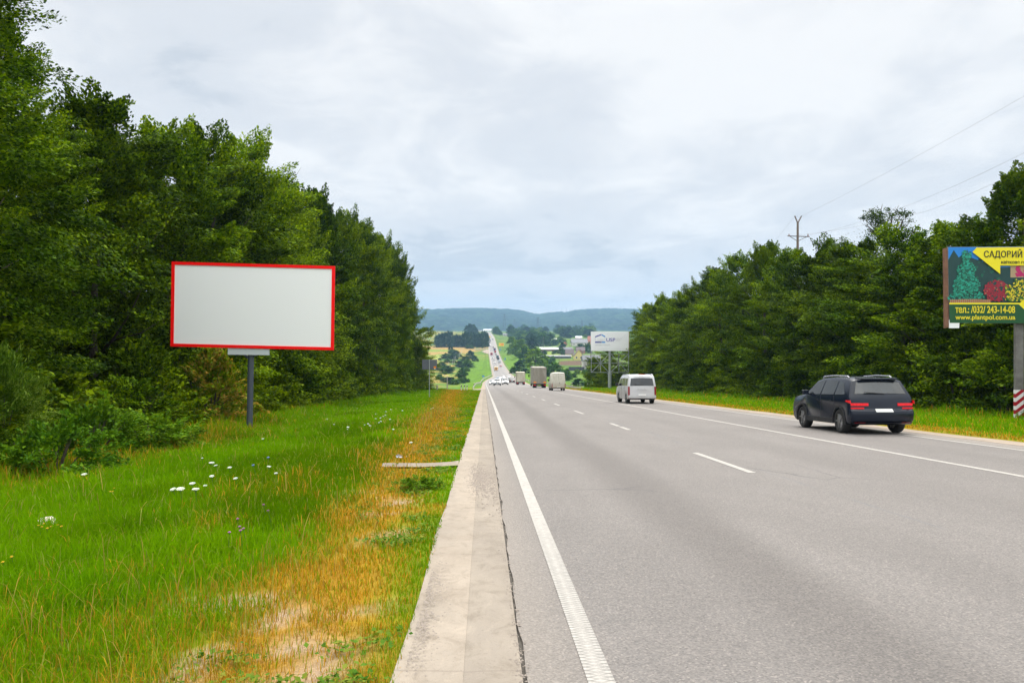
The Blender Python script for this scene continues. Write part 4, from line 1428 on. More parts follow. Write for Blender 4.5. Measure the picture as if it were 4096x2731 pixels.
P_dark = paint('dark blue grey metallic paint', c4(0.007, 0.011, 0.022), 0.22, 0.0, 0.0, c4(.04, .04, .04))
P_white = paint('white van paint', c4(0.50, 0.51, 0.54), 0.3, 0, 0.10, c4(0.38, 0.34, 0.29))
P_dirty = paint('dirty cream white paint', c4(0.56, 0.54, 0.47), 0.5, 0, 0.22, c4(0.28, 0.22, 0.15))
P_silver = paint('silver paint', c4(0.46, 0.49, 0.53), 0.3, 0.4, 0.08)
P_black = paint('black car paint', c4(0.015, 0.016, 0.018), 0.3, 0, 0.06)
P_red = paint('dark red paint', c4(0.28, 0.015, 0.02), 0.3, 0, 0.06)
P_blue = paint('pale blue paint', c4(0.25, 0.36, 0.5), 0.3, 0.2, 0.06)

place_vehicle('suv', suv_spec(P_dark, lit=True, bmat=P_dark, strips=[(.60, .985, .665, .71, 'taillight', M_red), (.58, .90, .27, .31, 'reflector', M_redd), (0.02, .62, .06, .17, 'skid_plate', plain('grey skid plate', c4(.10, .12, .15), .4))]), 11.72, 25.2, 'dark blue-grey sport utility car with red tail lamps, nearest vehicle on the road', 'car')
v = place_vehicle('passenger_van', van_spec(P_white, rails=(-2.0, .6)), 10.5, 54.9, 'white passenger van with large dark rear window driving away in the right lane', 'van')
m = MB(); m.box((0, -2.2, 1.925), (.42, .05, .045)); m.build('brake_light', M_red, v)
m = MB(); m.box((0, -2.44, .99), (.62, .03, .035)); m.build('door_handle', M_chrome, v)
v = place_vehicle('panel_van', panelvan_spec(P_dirty), 10.45, 114, 'dirty cream-white windowless panel van seen from behind, right of the big grey truck', 'van')
m = MB(); m.box((0, -2.74, 1.5), (.015, .02, 1.9)); m.box((.12, -2.8, 1.05), (.05, .03, .2)); m.build('door_gap', M_trim, v)

def make_truck(name, x, y, label, cat, bw, bz0, bz1, bl, box_mat, cab_mat, toward=False, reflect=True, doors=True, scale=1.0, cat2=None):
    root = empty(name, (x, y, rzv(y) + .004), math.pi if toward else 0, label, cat, 'vehicles on the road')
    h = bl / 2
    m = MB(); m.box((0, 0, (bz0 + bz1) / 2), (bw, bl, bz1 - bz0)); m.build('cargo_box', box_mat, root, bevel=.03)
    cb = bz1 - bz0
    m = MB()
    for xx in (-bw / 2 + .05, bw / 2 - .05, 0.0):
        m.box((xx, -h - .012, (bz0 + bz1) / 2), (.07 if xx else .03, .03, cb - .02))
    m.box((0, -h - .014, bz1 - .05), (bw, .032, .09)); m.box((0, -h - .014, bz0 + .06), (bw, .034, .12))
    if doors:
        for xx in (-.45, .45):
            m.tube([(xx, -h - .05, bz0 + .1), (xx, -h - .05, bz1 - .12)], .016, 5)
    for yy in np.arange(-h + .02, h, bl / 7):
        for s in (-1, 1):
            m.box((s * bw / 2, yy, (bz0 + bz1) / 2), (.03, .05, cb - .03))
    m.build('box_frame', plain('dull box frame metal', c4(0.24, 0.225, 0.20), 0.7), root)
    m = MB()
    for s in (-1, 1):
        m.box((s * .42, 0.6, bz0 - .16), (.12, bl + 1.6, .24))
    m.box((0, -h + .15, .52), (bw - .1, .1, .14)); m.box((0, -h + .25, bz0 - .14), (bw - .15, .2, .2))
    for s in (-1, 1):
        m.bar((s * .7, -h + .16, .52), (s * .7, -h + .25, bz0 - .1), .08)
        m.box((s * (bw / 2 - .35), -h + .42, .55), (.5, .02, .5))
    m.build('chassis', M_under, root)
    for s in (-1, 1):
        m = MB(); m.box((s * (bw / 2 - .28), -h + .08, .70), (.42, .05, .13)); m.build('taillight', M_red, root)
        if reflect:
            m = MB(); m.box((s * (bw / 2 - .33), -h - .035, bz0 + .27), (.5, .02, .26)); m.build('reflector', M_amber, root)
    cz = min(bz1 - .3, 2.75)
    m = MB()
    prof = [(h + .25, .45), (h + 2.15, .45), (h + 2.2, 1.0), (h + 2.15, 1.45), (h + 1.85, cz - .15), (h + 1.6, cz), (h + .35, cz), (h + .25, cz - .1)]
    m.prism([(-bw / 2 + .08, a, b) for a, b in prof], (bw - .16, 0, 0))
    cab = m.build('cab', cab_mat, root, bevel=.06)
    m = MB(); m.poly([(-bw / 2 + .22, h + 2.165, 1.52), (bw / 2 - .22, h + 2.165, 1.52), (bw / 2 - .28, h + 1.92, cz - .25), (-bw / 2 + .28, h + 1.92, cz - .25)])
    m.prism([(-bw / 2 + .22, h + 2.17, 1.52), (bw / 2 - .22, h + 2.17, 1.52), (bw / 2 - .28, h + 1.9, cz - .25), (-bw / 2 + .28, h + 1.9, cz - .25)], (0, .02, .01))
    m.build('windshield', M_glass, cab)
    for s in (-1, 1):
        m = MB(); m.prism([(s * (bw / 2 - .078), h + .6, 1.5), (s * (bw / 2 - .078), h + 1.95, 1.5), (s * (bw / 2 - .078), h + 1.7, cz - .3), (s * (bw / 2 - .078), h + .6, cz - .3)], (s * .01, 0, 0))
        m.build('side_window', M_glass, cab)
        m = MB(); m.box((s * (bw / 2 - .35), h + 2.2, .78), (.36, .05, .2)); m.build('headlight', M_head if toward else M_headoff, cab)
        m = MB(); m.box((s * (bw / 2 + .2), h + 1.9, 2.0), (.22, .1, .5)); m.bar((s * (bw / 2 - .05), h + 1.85, 2.2), (s * (bw / 2 + .15), h + 1.9, 2.2), .04); m.build('mirror', M_trim, cab)
    m = MB(); m.box((0, h + 2.2, 1.1), (1.3, .04, .35)); m.build('front_grille', M_trim, cab)
    for s in (-1, 1):
        add_wheel(root, s * (bw / 2 - .22), h + 1.25, .48, .3)
        for yy in ((-h + 1.4, -h + 2.6) if bl > 6.5 else (-h + 1.3,)):
            add_wheel(root, s * (bw / 2 - .22), yy, .48, .32)
            add_wheel(root, s * (bw / 2 - .58), yy, .48, .28)
    return root
def tarp_mat(name, col):
    t = NT(name)
    o = t.obj()
    n = t.noise(1.2, 5, .65, vec=o, mscale=(1, .5, .35)); n2 = t.noise(9, 4, .6, vec=o, mscale=(1, 1, .2))
    c = t.mix(t.rng(n, .35, .7), col, c4(col[0] * .62, col[1] * .58, col[2] * .52))
    c = t.mix(t.rng(n2, .55, .8, 0, .6), c, c4(col[0] * .4, col[1] * .38, col[2] * .36))
    t.bsdf(c, .75, 0, .2, normal=t.bump(n, .3, .05))
    return t.m
make_truck('box_truck', 10.4, 152.4, 'large weathered grey box truck with orange reflectors, left of the dirty panel van', 'truck', 2.5, .95, 3.95, 8.4, tarp_mat('weathered grey tarpaulin', c4(.34, .32, .28)), paint('grey cab paint', c4(.3, .3, .3)))
make_truck('box_truck', 10.5, 230, 'smaller cream box truck seen from behind, left of the large grey truck', 'truck', 2.5, .95, 3.67, 6.2, tarp_mat('cream box panel', c4(.52, .48, .39)), paint('red brown cab paint', c4(.2, .06, .04)), reflect=False)

# the cluster where the road drops away and the traffic in the valley, (photo pixel of the wheels -> place on the road)
def on_road(px, py):
    p = ground(px, py)
    return p.x, p.y
place_vehicle('suv', suv_spec(P_white, L=4.4, beam=True), 3.35, 203, 'white sport utility car coming uphill, frontmost oncoming vehicle', 'car', True)
place_vehicle('passenger_van', van_spec(P_white, beam=True), 6.3, 238, 'white van coming uphill with lit headlamps beside the frontmost oncoming car', 'van', True)
place_vehicle('hatchback', car_spec(P_silver, beam=True), 2.35, 224, 'silver car half hidden behind the left side of the oncoming white car', 'car', True)
place_vehicle('hatchback', car_spec(P_blue, beam=True), 5.1, 283, 'pale blue car coming uphill behind the leading white car', 'car', True)
place_vehicle('hatchback', car_spec(P_white, beam=True), 7.4, 318, 'small white oncoming car farther down behind the pale blue one', 'car', True)
place_vehicle('hatchback', car_spec(P_white), 9.9, 322, 'white car driving downhill just before the dip, right of the oncoming group', 'car')
place_vehicle('sedan', car_spec(P_black), 9.2, 262, 'low black car driving away just left of the cream truck', 'car')
ty = make_truck('tow_truck', *on_road(1984, 1482), 'yellow truck with white roof beacon coming along the valley road', 'truck', 2.5, .9, 2.6, 5.5, paint('white flat bed', c4(.7, .7, .66)), paint('yellow cab paint', c4(.75, .36, .01)), True, False, False)
m = MB(); m.box((0, 3.9, 2.95), (1.3, .5, .5)); m.build('beacon', plain('white beacon box', c4(.85, .8, .75)), ty)
FARV = [
    ('hatchback', car_spec(P_white, beam=True), 1978, 1453, 'white oncoming car right behind the yellow truck in the valley', True),
    ('hatchback', car_spec(P_black, beam=True), 1976, 1443, 'dark oncoming car between two white ones in the valley', True),
    ('passenger_van', van_spec(P_white, beam=True), 1970.5, 1434, 'white oncoming van below the red truck in the valley', True),
    ('hatchback', car_spec(P_red), 2003, 1467, 'red-roofed car driving away on the right side of the valley road', False),
    ('panel_van', panelvan_spec(P_silver), 1998, 1451, 'pale van driving away above the red-roofed car in the valley', False),
    ('panel_van', panelvan_spec(P_black), 1993, 1440, 'black van driving away behind the teal truck in the valley', False),
    ('hatchback', car_spec(P_black), 1984, 1420, 'black car between teal truck and red lorry on the valley road', False),
    ('panel_van', panelvan_spec(P_red), 1981, 1411, 'red van driving away opposite the red truck in the valley', False),
    ('hatchback', car_spec(P_black), 1973, 1391, 'dark car on the rising far road, nearest of the last few', False),
    ('hatchback', car_spec(P_silver, beam=True), 1962, 1382, 'grey oncoming car on the rising far road', True),
    ('panel_van', panelvan_spec(P_black, beam=True), 1960.7, 1366, 'dark van coming down the rising far road', True),
    ('hatchback', car_spec(P_black), 1970.5, 1359, 'farthest dark car climbing the rising far road', False),
]
for nm, sp, px, py, lab, tw in FARV:
    x, y = on_road(px, py)
    place_vehicle(nm, sp, x, y, lab, 'van' if 'van' in nm else 'car', tw)
make_truck('lorry', *on_road(1966, 1421), 'red truck with white top coming down the valley road', 'truck', 2.5, .9, 3.6, 7, tarp_mat('white lorry box', c4(.75, .68, .66)), paint('bright red cab', c4(.55, .02, .03)), True, False, False)
make_truck('lorry', *on_road(1990, 1434), 'small teal truck driving away in the valley behind the pale van', 'truck', 2.3, .9, 3.0, 5.5, tarp_mat('teal box', c4(.05, .12, .14)), P_black, False, False, False)
make_truck('lorry', *on_road(1978.6, 1403), 'dark blue lorry driving away, highest truck on the valley road', 'truck', 2.4, .9, 3.3, 6, tarp_mat('dark blue box', c4(.06, .06, .14)), P_red, False, False, False)

# ------------------------------------------------------------------ boards and signs
def text_mesh(txt, mat, name='lettering', bold=0.0):
    c = bpy.data.curves.new('txt', 'FONT')
    c.body = txt; c.size = 1.0; c.extrude = 0.003; c.offset = bold
    o = bpy.data.objects.new('txt', c); COL.objects.link(o)
    dg = bpy.context.evaluated_depsgraph_get()
    me = bpy.data.meshes.new_from_object(o.evaluated_get(dg))
    bpy.data.objects.remove(o); bpy.data.curves.remove(c)
    me.name = name
    me.materials.clear(); me.materials.append(mat)
    return me
def put_text(txt, x0, x1, z0, z1, y, mat, parent, bold=0.01, name='lettering', org=(0, 0, 0)):
    """stretch a line of text into the rectangle x0..x1, z0..z1 on the plane facing -Y"""
    me = text_mesh(txt, mat, name, bold)
    V = np.array([v.co[:] for v in me.vertices])
    a, b = V.min(0), V.max(0)
    W = np.empty_like(V)
    W[:, 0] = x0 + (V[:, 0] - a[0]) / (b[0] - a[0]) * (x1 - x0)
    W[:, 2] = z0 + (V[:, 1] - a[1]) / (b[1] - a[1]) * (z1 - z0)
    W[:, 1] = y - (V[:, 2] - a[2])
    me.vertices.foreach_set('co', W.astype(np.float32).ravel()); me.update()
    return new_obj(name, me, parent)

M_galv = plain('galvanised steel', c4(0.36, 0.39, 0.40), 0.5, 0.3, grime=0.15)
M_polegrey = plain('dark blue grey pole paint', c4(0.062, 0.075, 0.10), 0.5, grime=0.1)
M_rust = plain('rusty steel', c4(0.20, 0.10, 0.065), 0.85, grime=0.35, gscale=4)
M_whiteb = plain('board white', c4(0.84, 0.845, 0.90), 0.5, grime=0.04)

# blank billboard with red frame
def blank_board():
    Y = 29.4
    pb = ground(1001, 1726)
    bx, by = (1001 - 1936) / F * Y, Y
    zb = gz(bx, by)
    root = empty('billboard', (bx, by, zb), 0, 'blank light grey billboard with thick red frame on a single dark pole', 'billboard')
    def W(px, py, dy=0):
        p = at(px, py, by + dy)
        return Vector((p.x - bx, p.y - by, p.z - zb))
    tl, tr, br, bl = (W(688, 1046), W(1341, 1064), W(1335, 1402), W(683, 1385))
    u = (tr - tl).normalized(); v = (tl - bl).normalized()
    w, h = (tr - tl).length, (tl - bl).length
    R = Matrix((u, Vector((0, 1, 0)), v)).transposed()
    cen = (tl + tr + br + bl) / 4
    fr = .112
    m = MB()
    m.box(cen + Vector((0, .09, 0)), (w - .06, .16, h - .06), R); back = m.build('board_case', plain('dark board case', c4(.05, .05, .06), .7), root)
    m = MB(); m.box(cen, (w - 2 * fr + .01, .02, h - 2 * fr + .01), R); m.build('panel', plain('blank light grey panel', c4(0.85, 0.86, 0.89), 0.8, grime=0.0, spec=.1), root)
    m = MB()
    for s in (-1, 1):
        m.box(cen + v * s * (h / 2 - fr / 2) - Vector((0, .012, 0)), (w, .05, fr), R)
        m.box(cen + u * s * (w / 2 - fr / 2) - Vector((0, .012, 0)), (fr, .049, h - 2 * fr), R)
    m.build('frame', plain('bright red frame paint', c4(0.92, 0.0015, 0.001), 0.45, grime=0.0, spec=0.2), root)
    a, b = W(911, 1392), W(1077, 1420)
    m = MB(); m.prism([a, W(1077, 1396), b, W(911, 1418)], (0, .04, 0)); m.build('name_plate', plain('pale blue grey plate', c4(.52, .57, .61), .6, grime=.02), root)
    top = W(1003, 1225); r = .108
    m = MB(); m.tube([(0, .2, -.4), (top.x * .9 + .0, .2, cen.z)], [r, r], 20); m.tube([(0, .2, -.02), (0, .2, .06)], .15, 16)
    m.build('pole', M_polegrey, root, smooth=True)
    m = MB()
    for s in (-1, 1):
        m.bar((.0, .2, cen.z - 1.9), cen + u * s * 1.6 + Vector((0, .2, -.9)), .08)
        m.box(cen + v * s * .9 + Vector((0, .21, 0)), (w - .5, .08, .1), R)
    m.build('back_brace', M_polegrey, root)
blank_board()

def usp_board():
    Y = 125.0
    q = at(2440, 1563, Y); bx = q.x; zb = gz(bx, Y)
    root = empty('billboard', (bx, Y, zb), 0, 'white billboard with blue house logo on steel pole and lattice, beside the right wood', 'billboard')
    def W(cx, cy, dy=0.0):
        p = at(2300 + cx / 4.355, 1280 + cy / 4.355, Y + dy)
        return Vector((p.x - bx, dy, p.z - zb))
    m = MB(); m.prism([W(278, 200), W(940, 200), W(938, 538), W(279, 538)], (0, .18, 0)); m.build('panel', M_whiteb, root, bevel=.01)
    m = MB(); m.prism([W(936, 200), W(943, 200), W(942, 540), W(935, 538)], (0, .24, 0)); m.build('edge_strip', plain('orange rusty edge', c4(.45, .18, .06), .7), root)
    # rumpled print
    m = MB(); m.bar(W(600, 203, -.012), W(560, 250, -.012), .035, .01); m.bar(W(915, 215, -.012), W(800, 330, -.012), .03, .01); m.build('crease', plain('grey crease', c4(.60, .61, .65), .6), root)
    DB = plain('dark blue print', c4(.05, .06, .36), .5, grime=0); LB = plain('light blue print', c4(.01, .28, .72), .5, grime=0); GP = plain('grey print', c4(.42, .43, .47), .6, grime=0)
    m = MB()
    d = -.014
    m.cur = 0
    for poly, c in (([(350, 283), (458, 243), (458, 262), (350, 303)], 0), ([(463, 243), (526, 280), (526, 302), (463, 264)], 1), ([(350, 376), (461, 376), (461, 396), (350, 396)], 0), ([(466, 376), (526, 376), (526, 396), (466, 396)], 1)):
        m.cur = c; m.prism([W(a, b, d) for a, b in poly], (0, .02, 0))
    m.cur = 2
    for a, b in (((352, 305), (352, 374)), ((524, 305), (524, 374)), ((385, 345), (440, 325)), ((440, 325), (500, 348)), ((400, 362), (440, 350)), ((440, 350), (490, 364)), ((360, 368), (520, 368))):
        m.bar(W(*a, d), W(*b, d), .03, .01)
    m.build('logo', [DB, LB, GP], root)
    a, b = W(546, 374, -.012), W(702, 313, -.012)
    put_text('USP', a.x, b.x, a.z, b.z, -.006, plain('indigo print', c4(.10, .08, .40), .5, grime=0), root, .012)
    a, b = W(350, 447, -.012), W(606, 425, -.012)
    put_text('СЕНДВІЧ ПАНЕЛІ', a.x, b.x, a.z, b.z, -.006, GP, root, .0)
    m = MB(); rn = random.Random(2)
    for y, x0, x1 in ((315, 715, 806), (330, 715, 806), (345, 715, 792), (360, 715, 790), (497, 350, 362), (500, 385, 590), (500, 698, 715), (502, 728, 885)):
        x = x0
        while x < x1:
            l = rn.uniform(5, 13); m.bar(W(x, y, -.012), W(min(x + l, x1), y, -.012), .02, .018); x += l + rn.uniform(2, 5)
    m.build('small_print', GP, root)
    fl = W(600, 938).z
    m = MB(); m.tube([(0, .25, -.5), (0, .25, fl)], .27, 20); m.tube([(0, .25, fl - .06), (0, .25, fl + .1)], .34, 20); m.tube([(0, .25, fl), (0, .25, W(600, 300).z)], .18, 18); m.build('pole', M_galv, root, smooth=True)
    m = MB(); t = .075
    yy = .25
    def V(a, b): return W(a, b, yy)
    for y in (585, 750, 910): m.bar(V(279, y), V(938, y), t * .8)
    for x in (283, 445, 765, 932): m.bar(V(x, 540 if x in (283, 932) else 585), V(x, 912), t)
    for a, b in (((290, 908), (592, 592)), ((300, 595), (585, 905)), ((626, 905), (928, 592)), ((630, 595), (920, 905))): m.bar(V(*a), V(*b), t)
    m.build('lattice', M_galv, root)
usp_board()

def garden_board():
    Y = 31.0
    q = at(4089, 1710, Y); bx = q.x; zb = gz(bx, Y)
    root = empty('billboard', (bx, Y, zb), 0, 'garden centre billboard with yellow arrow and shrub picture at the right frame edge', 'billboard')
    def W(px, py, dy=0.0):
        p = at(px, py, Y + dy)
        return Vector((p.x - bx, dy, p.z - zb))
    R = 4418          # right end, outside the frame
    cols = [plain('poster ' + n, c, .45, grime=.03) for n, c in (('blue sky', c4(.012, .20, .62)), ('night green', c4(.006, .045, .045)), ('yellow', c4(.80, .68, .01)), ('spruce teal', c4(.008, .20, .13)), ('spruce dark', c4(.004, .09, .06)),
            ('crimson', c4(.28, .012, .03)), ('flower gold', c4(.62, .50, .02)), ('leaf green', c4(.03, .14, .015)), ('bottle green', c4(.006, .075, .02)), ('brick', c4(.42, .13, .07)), ('stucco beige', c4(.38, .27, .16)), ('magenta', c4(.45, .01, .12)), ('bright teal', c4(.015, .33, .24)))]
    m = MB(); rng = random.Random(4)
    lay = [0.0]
    def poly(pts, c, dl=.0018):
        lay[0] -= dl
        m.cur = c
        m.poly([W(x, y, lay[0]) for x, y in pts])
    def blob(x, y, r, c, e=1.0):
        m.cur = c; a0 = rng.uniform(0, 3)
        dz = lay[0] - rng.uniform(.001, .010)
        m.poly([W(x + r * math.cos(a0 + k * 1.257) * rng.uniform(.7, 1.2), y + e * r * math.sin(a0 + k * 1.257) * rng.uniform(.7, 1.2), dz) for k in range(5)])
    poly([(3793, 989), (R, 986), (R, 1216), (3797, 1218)], 0)
    poly([(3793, 1040), (3815, 1000), (3835, 1030), (3850, 1018), (3920, 1043), (3990, 1070), (R, 1060), (R, 1216), (3797, 1218)], 1)
    for i in range(60):
        blob(rng.uniform(3900, 3995), rng.uniform(1040, 1150), rng.uniform(4, 9), 1 if rng.random() < .6 else 4)
    poly([(4042, 1062), (R, 1062), (R, 1110), (4042, 1110)], 10)
    for i in range(70): blob(rng.uniform(4060, 4200), rng.uniform(1065, 1110), rng.uniform(5, 12), 11)
    lay[0] -= .012
    for i in range(1100):                # spruce
        t = rng.random() ** .7
        w = 8 + 62 * t + 7 * math.sin(t * 22)
        x = 3866 + rng.uniform(-1, 1) * w; y = 1000 + 198 * t + abs(x - 3866) * .06
        blob(x, y, rng.uniform(2.5, 6), 4 if rng.random() < .35 else (12 if rng.random() < .45 else 3), .7)
    lay[0] -= .012
    for i in range(500):
        a, r = rng.uniform(0, 6.28), math.sqrt(rng.random())
        blob(3986 + 50 * r * math.cos(a), 1164 + 42 * r * math.sin(a), rng.uniform(2.5, 6), 5 if rng.random() < .75 else (9 if rng.random() < .3 else 1))
    lay[0] -= .012
    for i in range(900):
        x, y = rng.uniform(4022, 4240), rng.uniform(1118, 1205)
        if y < 1135 - (x - 4022) * .4 + 10 and x < 4060: continue
        blob(x, y, rng.uniform(2.2, 5), 6 if rng.random() < .5 else (7 if rng.random() < .7 else 1))
    lay[0] -= .012
    for i in range(40):
        x = 3799 + i * 4.1
        poly([(x, 1199 - (3 if 8 < i < 32 else 0)), (x + 3.2, 1197), (x + 4, 1216), (x + .8, 1216)], 9 if i % 2 else 10, .00005)
    poly([(3890, 1008), (3907, 990), (R, 986), (R, 1062), (4001, 1062), (4001, 1096)], 2)
    poly([(3797, 1213), (R, 1213), (R, 1294), (3799, 1291)], 8)
    poly([(3797, 1211), (R, 1211), (R, 1217), (3797, 1217)], 2)
    poly([(4074, 1216), (4100, 1194), (4140, 1216), (4100, 1240)], 2)
    fz = lay[0] - .004
    m.build('poster', cols, root)
    ink = plain('black lettering', c4(.02, .03, .012), .5, grime=0); yel = plain('yellow lettering', c4(.72, .60, .02), .5, grime=0)
    def T(s, x0, x1, y0, y1, mat, b=.012):
        a, c = W(x0, y1, fz), W(x1, y0, fz)
        put_text(s, a.x, c.x, a.z, c.z, fz, mat, root, b)
    T('САДОВИЙ', 3936, 4089, 996, 1035, ink, .014)
    T('квіткове го', 4005, 4103, 1041, 1055, ink, .012)
    T('тел.: /032/ 243-14-08', 3821, 4060, 1224, 1252, yel, .02)
    T('www.plantpol.com.ua', 3821, 4061, 1259, 1284, yel, .018)
    m = MB(); m.prism([W(3791, 988, .005), W(R, 985, .005), W(R, 1295, .005), W(3797, 1292, .005)], (0, .05, 0)); m.build('backing_board', plain('backing sheet', c4(.25, .25, .26), .6), root)
    m = MB()
    m.prism([W(3776, 994, -.01), W(3790, 991, -.01), W(3796, 1309, -.01), W(3780, 1312, -.01)], (0, .10, 0))
    for y in (1098, 1190): m.box(W(3784, y, -.015), (.17, .03, .02))
    m.build('side_frame', M_rust, root)
    m = MB(); m.box(W(4100, 1140, .35), (5.9, .1, .12)); m.box(W(4100, 1020, .35), (5.9, .1, .12)); m.box(W(4100, 1270, .35), (5.9, .1, .12)); m.build('back_frame', M_rust, root)
    m = MB(); m.prism([W(3797, 1279, -.05), W(3838, 1280, -.05), W(3837, 1312, -.05), W(3797, 1312, -.05)], (0, .03, 0)); m.build('name_plate', M_whiteb, root)
    # pole with red and white band
    x0, x1 = W(4071, 1500).x, W(4108, 1500).x
    zt = W(4090, 1300).z; zs = W(4090, 1560).z
    t = NT('concrete post'); n = t.noise(3, 5, .6, vec=t.obj()); t.bsdf(t.ramp(n, [(.35, c4(.13, .12, .12)), (.7, c4(.21, .20, .195))]), .85, 0, .2)
    m = MB(); m.box(((x0 + x1) / 2, .22, (zs + zt + 2.0) / 2), (x1 - x0 - .05, .14, zt + 2.0 - zs)); m.build('pole', t.m, root, bevel=.012)
    t = NT('red white warning stripes')
    sep = t.n('ShaderNodeSeparateXYZ'); t.l(t.obj(), sep.inputs[0])
    v = t.math('SUBTRACT', sep.outputs[2], t.math('MULTIPLY', sep.outputs[0], 0.75))
    f = t.math('FRACT', t.math('DIVIDE', v, .325)); k = t.math('GREATER_THAN', f, .5)
    t.bsdf(t.mix(k, c4(.72, .70, .72), c4(.33, .008, .02)), .6, 0, .2)
    m = MB(); m.box(((x0 + x1) / 2, .22, (zs - .4) / 2), (x1 - x0 - .04, .15, zs + .4)); m.build('striped_base', t.m, root, bevel=.012)
garden_board()

def grey_sign():
    Y = 71.0
    q = at(1717.7, 1590, Y); bx = q.x; zb = gz(bx, Y)
    root = empty('road_sign', (bx, Y, zb), 0, 'back of a grey rectangular road sign with orange sticker at the left wood end', 'sign')
    def W(px, py, dy=0): p = at(px, py, Y + dy); return Vector((p.x - bx, dy, p.z - zb))
    gp = plain('dull grey sign back', c4(.135, .15, .18), .6, .2)
    m = MB(); m.prism([W(1689, 1438), W(1748, 1438), W(1748, 1477.5), W(1689, 1477.5)], (0, .03, 0))
    for y in (1446, 1469): m.box(W(1718.5, y, -.01), (1.22, .03, .04))
    m.build('sign_panel', gp, root)
    m = MB(); m.tube([(0, -.05, -.3), (0, -.05, W(1717, 1437).z)], .036, 10); m.build('pole', M_galv, root, smooth=True)
    m = MB(); m.prism([W(1734.5, 1465, -.03), W(1744, 1465, -.03), W(1744, 1472, -.03), W(1735, 1473, -.03)], (0, .01, 0)); m.build('sticker', M_amber, root)
    m = MB(); m.prism([W(1736, 1473.5, -.03), W(1743, 1473.5, -.03), W(1741, 1476.5, -.03), W(1737, 1476.5, -.03)], (0, .01, 0)); m.build('sticker', M_whiteb, root)
grey_sign()

# ---- striped marker posts
def bollard(x, y, h, label, lean=0.0):
    root = empty('marker_post', (x, y, gz(x, y)), 0, label, 'marker post', 'striped roadside marker posts')
    root.rotation_euler[1] = lean
    m = MB(); m.prism([(-.065, -.04, -.2), (.065, -.04, -.2), (.065, -.04, h), (-.065, -.04, h * .93)], (0, .09, 0)); m.build('post', plain('white marker plastic', c4(.66, .66, .62), .6), root)
    m = MB(); m.prism([(-.068, -.046, h * .58), (.068, -.046, h * .70), (.068, -.046, h * .90), (-.068, -.046, h * .78)], (0, .102, 0)); m.build('black_band', M_trim, root)
bollard(-3.05, 107.5, .98, 'first white marker post with black band left of the road, from the left')
bollard(-2.72, 110.5, .98, 'second white marker post with black band left of the road, middle of three')
bollard(-2.4, 113, .9, 'third white marker post with black band left of the road, right of three')
bollard(-1.75, 134, 1.1, 'white marker post next to the start of the left guardrail', .1)
bollard(16.3, 147, 1.0, 'striped marker post right of the road, nearest the panel van')
bollard(17.4, 144, 1.0, 'striped marker post right of the road, middle of three')
bollard(18.4, 141, 1.0, 'striped marker post right of the road, nearest the house-logo billboard')

def conc_post(px, py_base, py_top, Y, r, name, label, cat, arm=False):
    q = at(px, py_base, Y); zb = gz(q.x, Y)
    root = empty(name, (q.x, Y, zb), 0, label, cat)
    zt = at(px, py_top, Y).z - zb
    m = MB(); m.tube([(0, 0, -.4), (0, 0, zt)], [r, r * .8], 8); m.build('post', plain('pale concrete pole', c4(.42, .41, .37), .85), root, smooth=True)
    if arm:
        m = MB(); m.bar((0, 0, zt - .1), (-.38, 0, zt + .12), .05); m.box((-.42, 0, zt + .14), (.16, .1, .08)); m.build('lamp_arm', M_galv, root)
    return root
conc_post(1789, 1560, 1504, 116, .09, 'concrete_post', 'pale concrete post with short arm standing right of the grey road sign', 'post', True)
conc_post(1748.5, 1556, 1539, 112, .12, 'concrete_stub', 'short pale concrete stub in the grass behind the grey road sign', 'post')

# ---- guardrails
def guardrail(pts, label, step, sag_end=True):
    root = empty('guardrail', (pts[0][0], pts[0][1], gz(*pts[0])), 0, label, 'guardrail')
    o = Vector(root.location)
    seg = []
    for (x0, y0), (x1, y1) in zip(pts, pts[1:]):
        n = max(1, int(abs(y1 - y0) / step))
        for k in range(n): seg.append((x0 + (x1 - x0) * k / n, y0 + (y1 - y0) * k / n))
    seg.append(pts[-1])
    P = []
    for i, (x, y) in enumerate(seg):
        h = .78 * (min(1, (i + .4) / 3) if sag_end else 1)
        P.append(Vector((x, y, gz(x, y) + h)) - o)
    m = MB(); b = 0
    prof = [(0, .16), (.05, .1), (0, .02), (0, -.02), (.05, -.1), (0, -.16)]
    for i, p in enumerate(P):
        d = (P[min(i + 1, len(P) - 1)] - P[max(i - 1, 0)]); d.z = 0; d.normalize(); s = Vector((d.y, -d.x, 0))
        for a, z in prof: m.v.append(tuple(p + s * a + Vector((0, 0, z))))
        for a, z in reversed(prof): m.v.append(tuple(p + s * (a - .02) + Vector((0, 0, z))))
    n = 12
    for i in range(len(P) - 1):
        for k in range(n): m.face((i * n + k, i * n + (k + 1) % n, (i + 1) * n + (k + 1) % n, (i + 1) * n + k))
    m.build('rail', plain('weathered guardrail steel', c4(.40, .38, .34), .6, .1, grime=.2), root)
    st = max(1, len(P) // 95 + 1)
    for i in range(0, len(P), st):
        mm = MB(); p = P[i]; mm.box((p.x - .05, p.y, p.z - .4), (.08, .1, .9)); mm.build('post', M_galv, root)
    return root
LE = lambda y: float(x_left(y)) - 1.15
RE = lambda y: float(x_right(y)) + 1.35
guardrail([(-2.1, 150), (-1.7, 175), (-1.0, 205), (-.95, 250), (LE(275), 275), (LE(300), 300), (LE(340), 340), (LE(380), 380), (LE(460), 460), (LE(540), 540), (LE(640), 640), (LE(760), 760), (LE(870), 870)], 'long grey guardrail curving down the left side of the road into the valley', 8)
guardrail([(15.6, 128), (14.7, 150), (RE(200), 200), (RE(300), 300), (RE(380), 380), (RE(460), 460), (RE(540), 540), (RE(700), 700), (RE(870), 870)], 'long grey guardrail along the right side of the road down to the valley', 9)

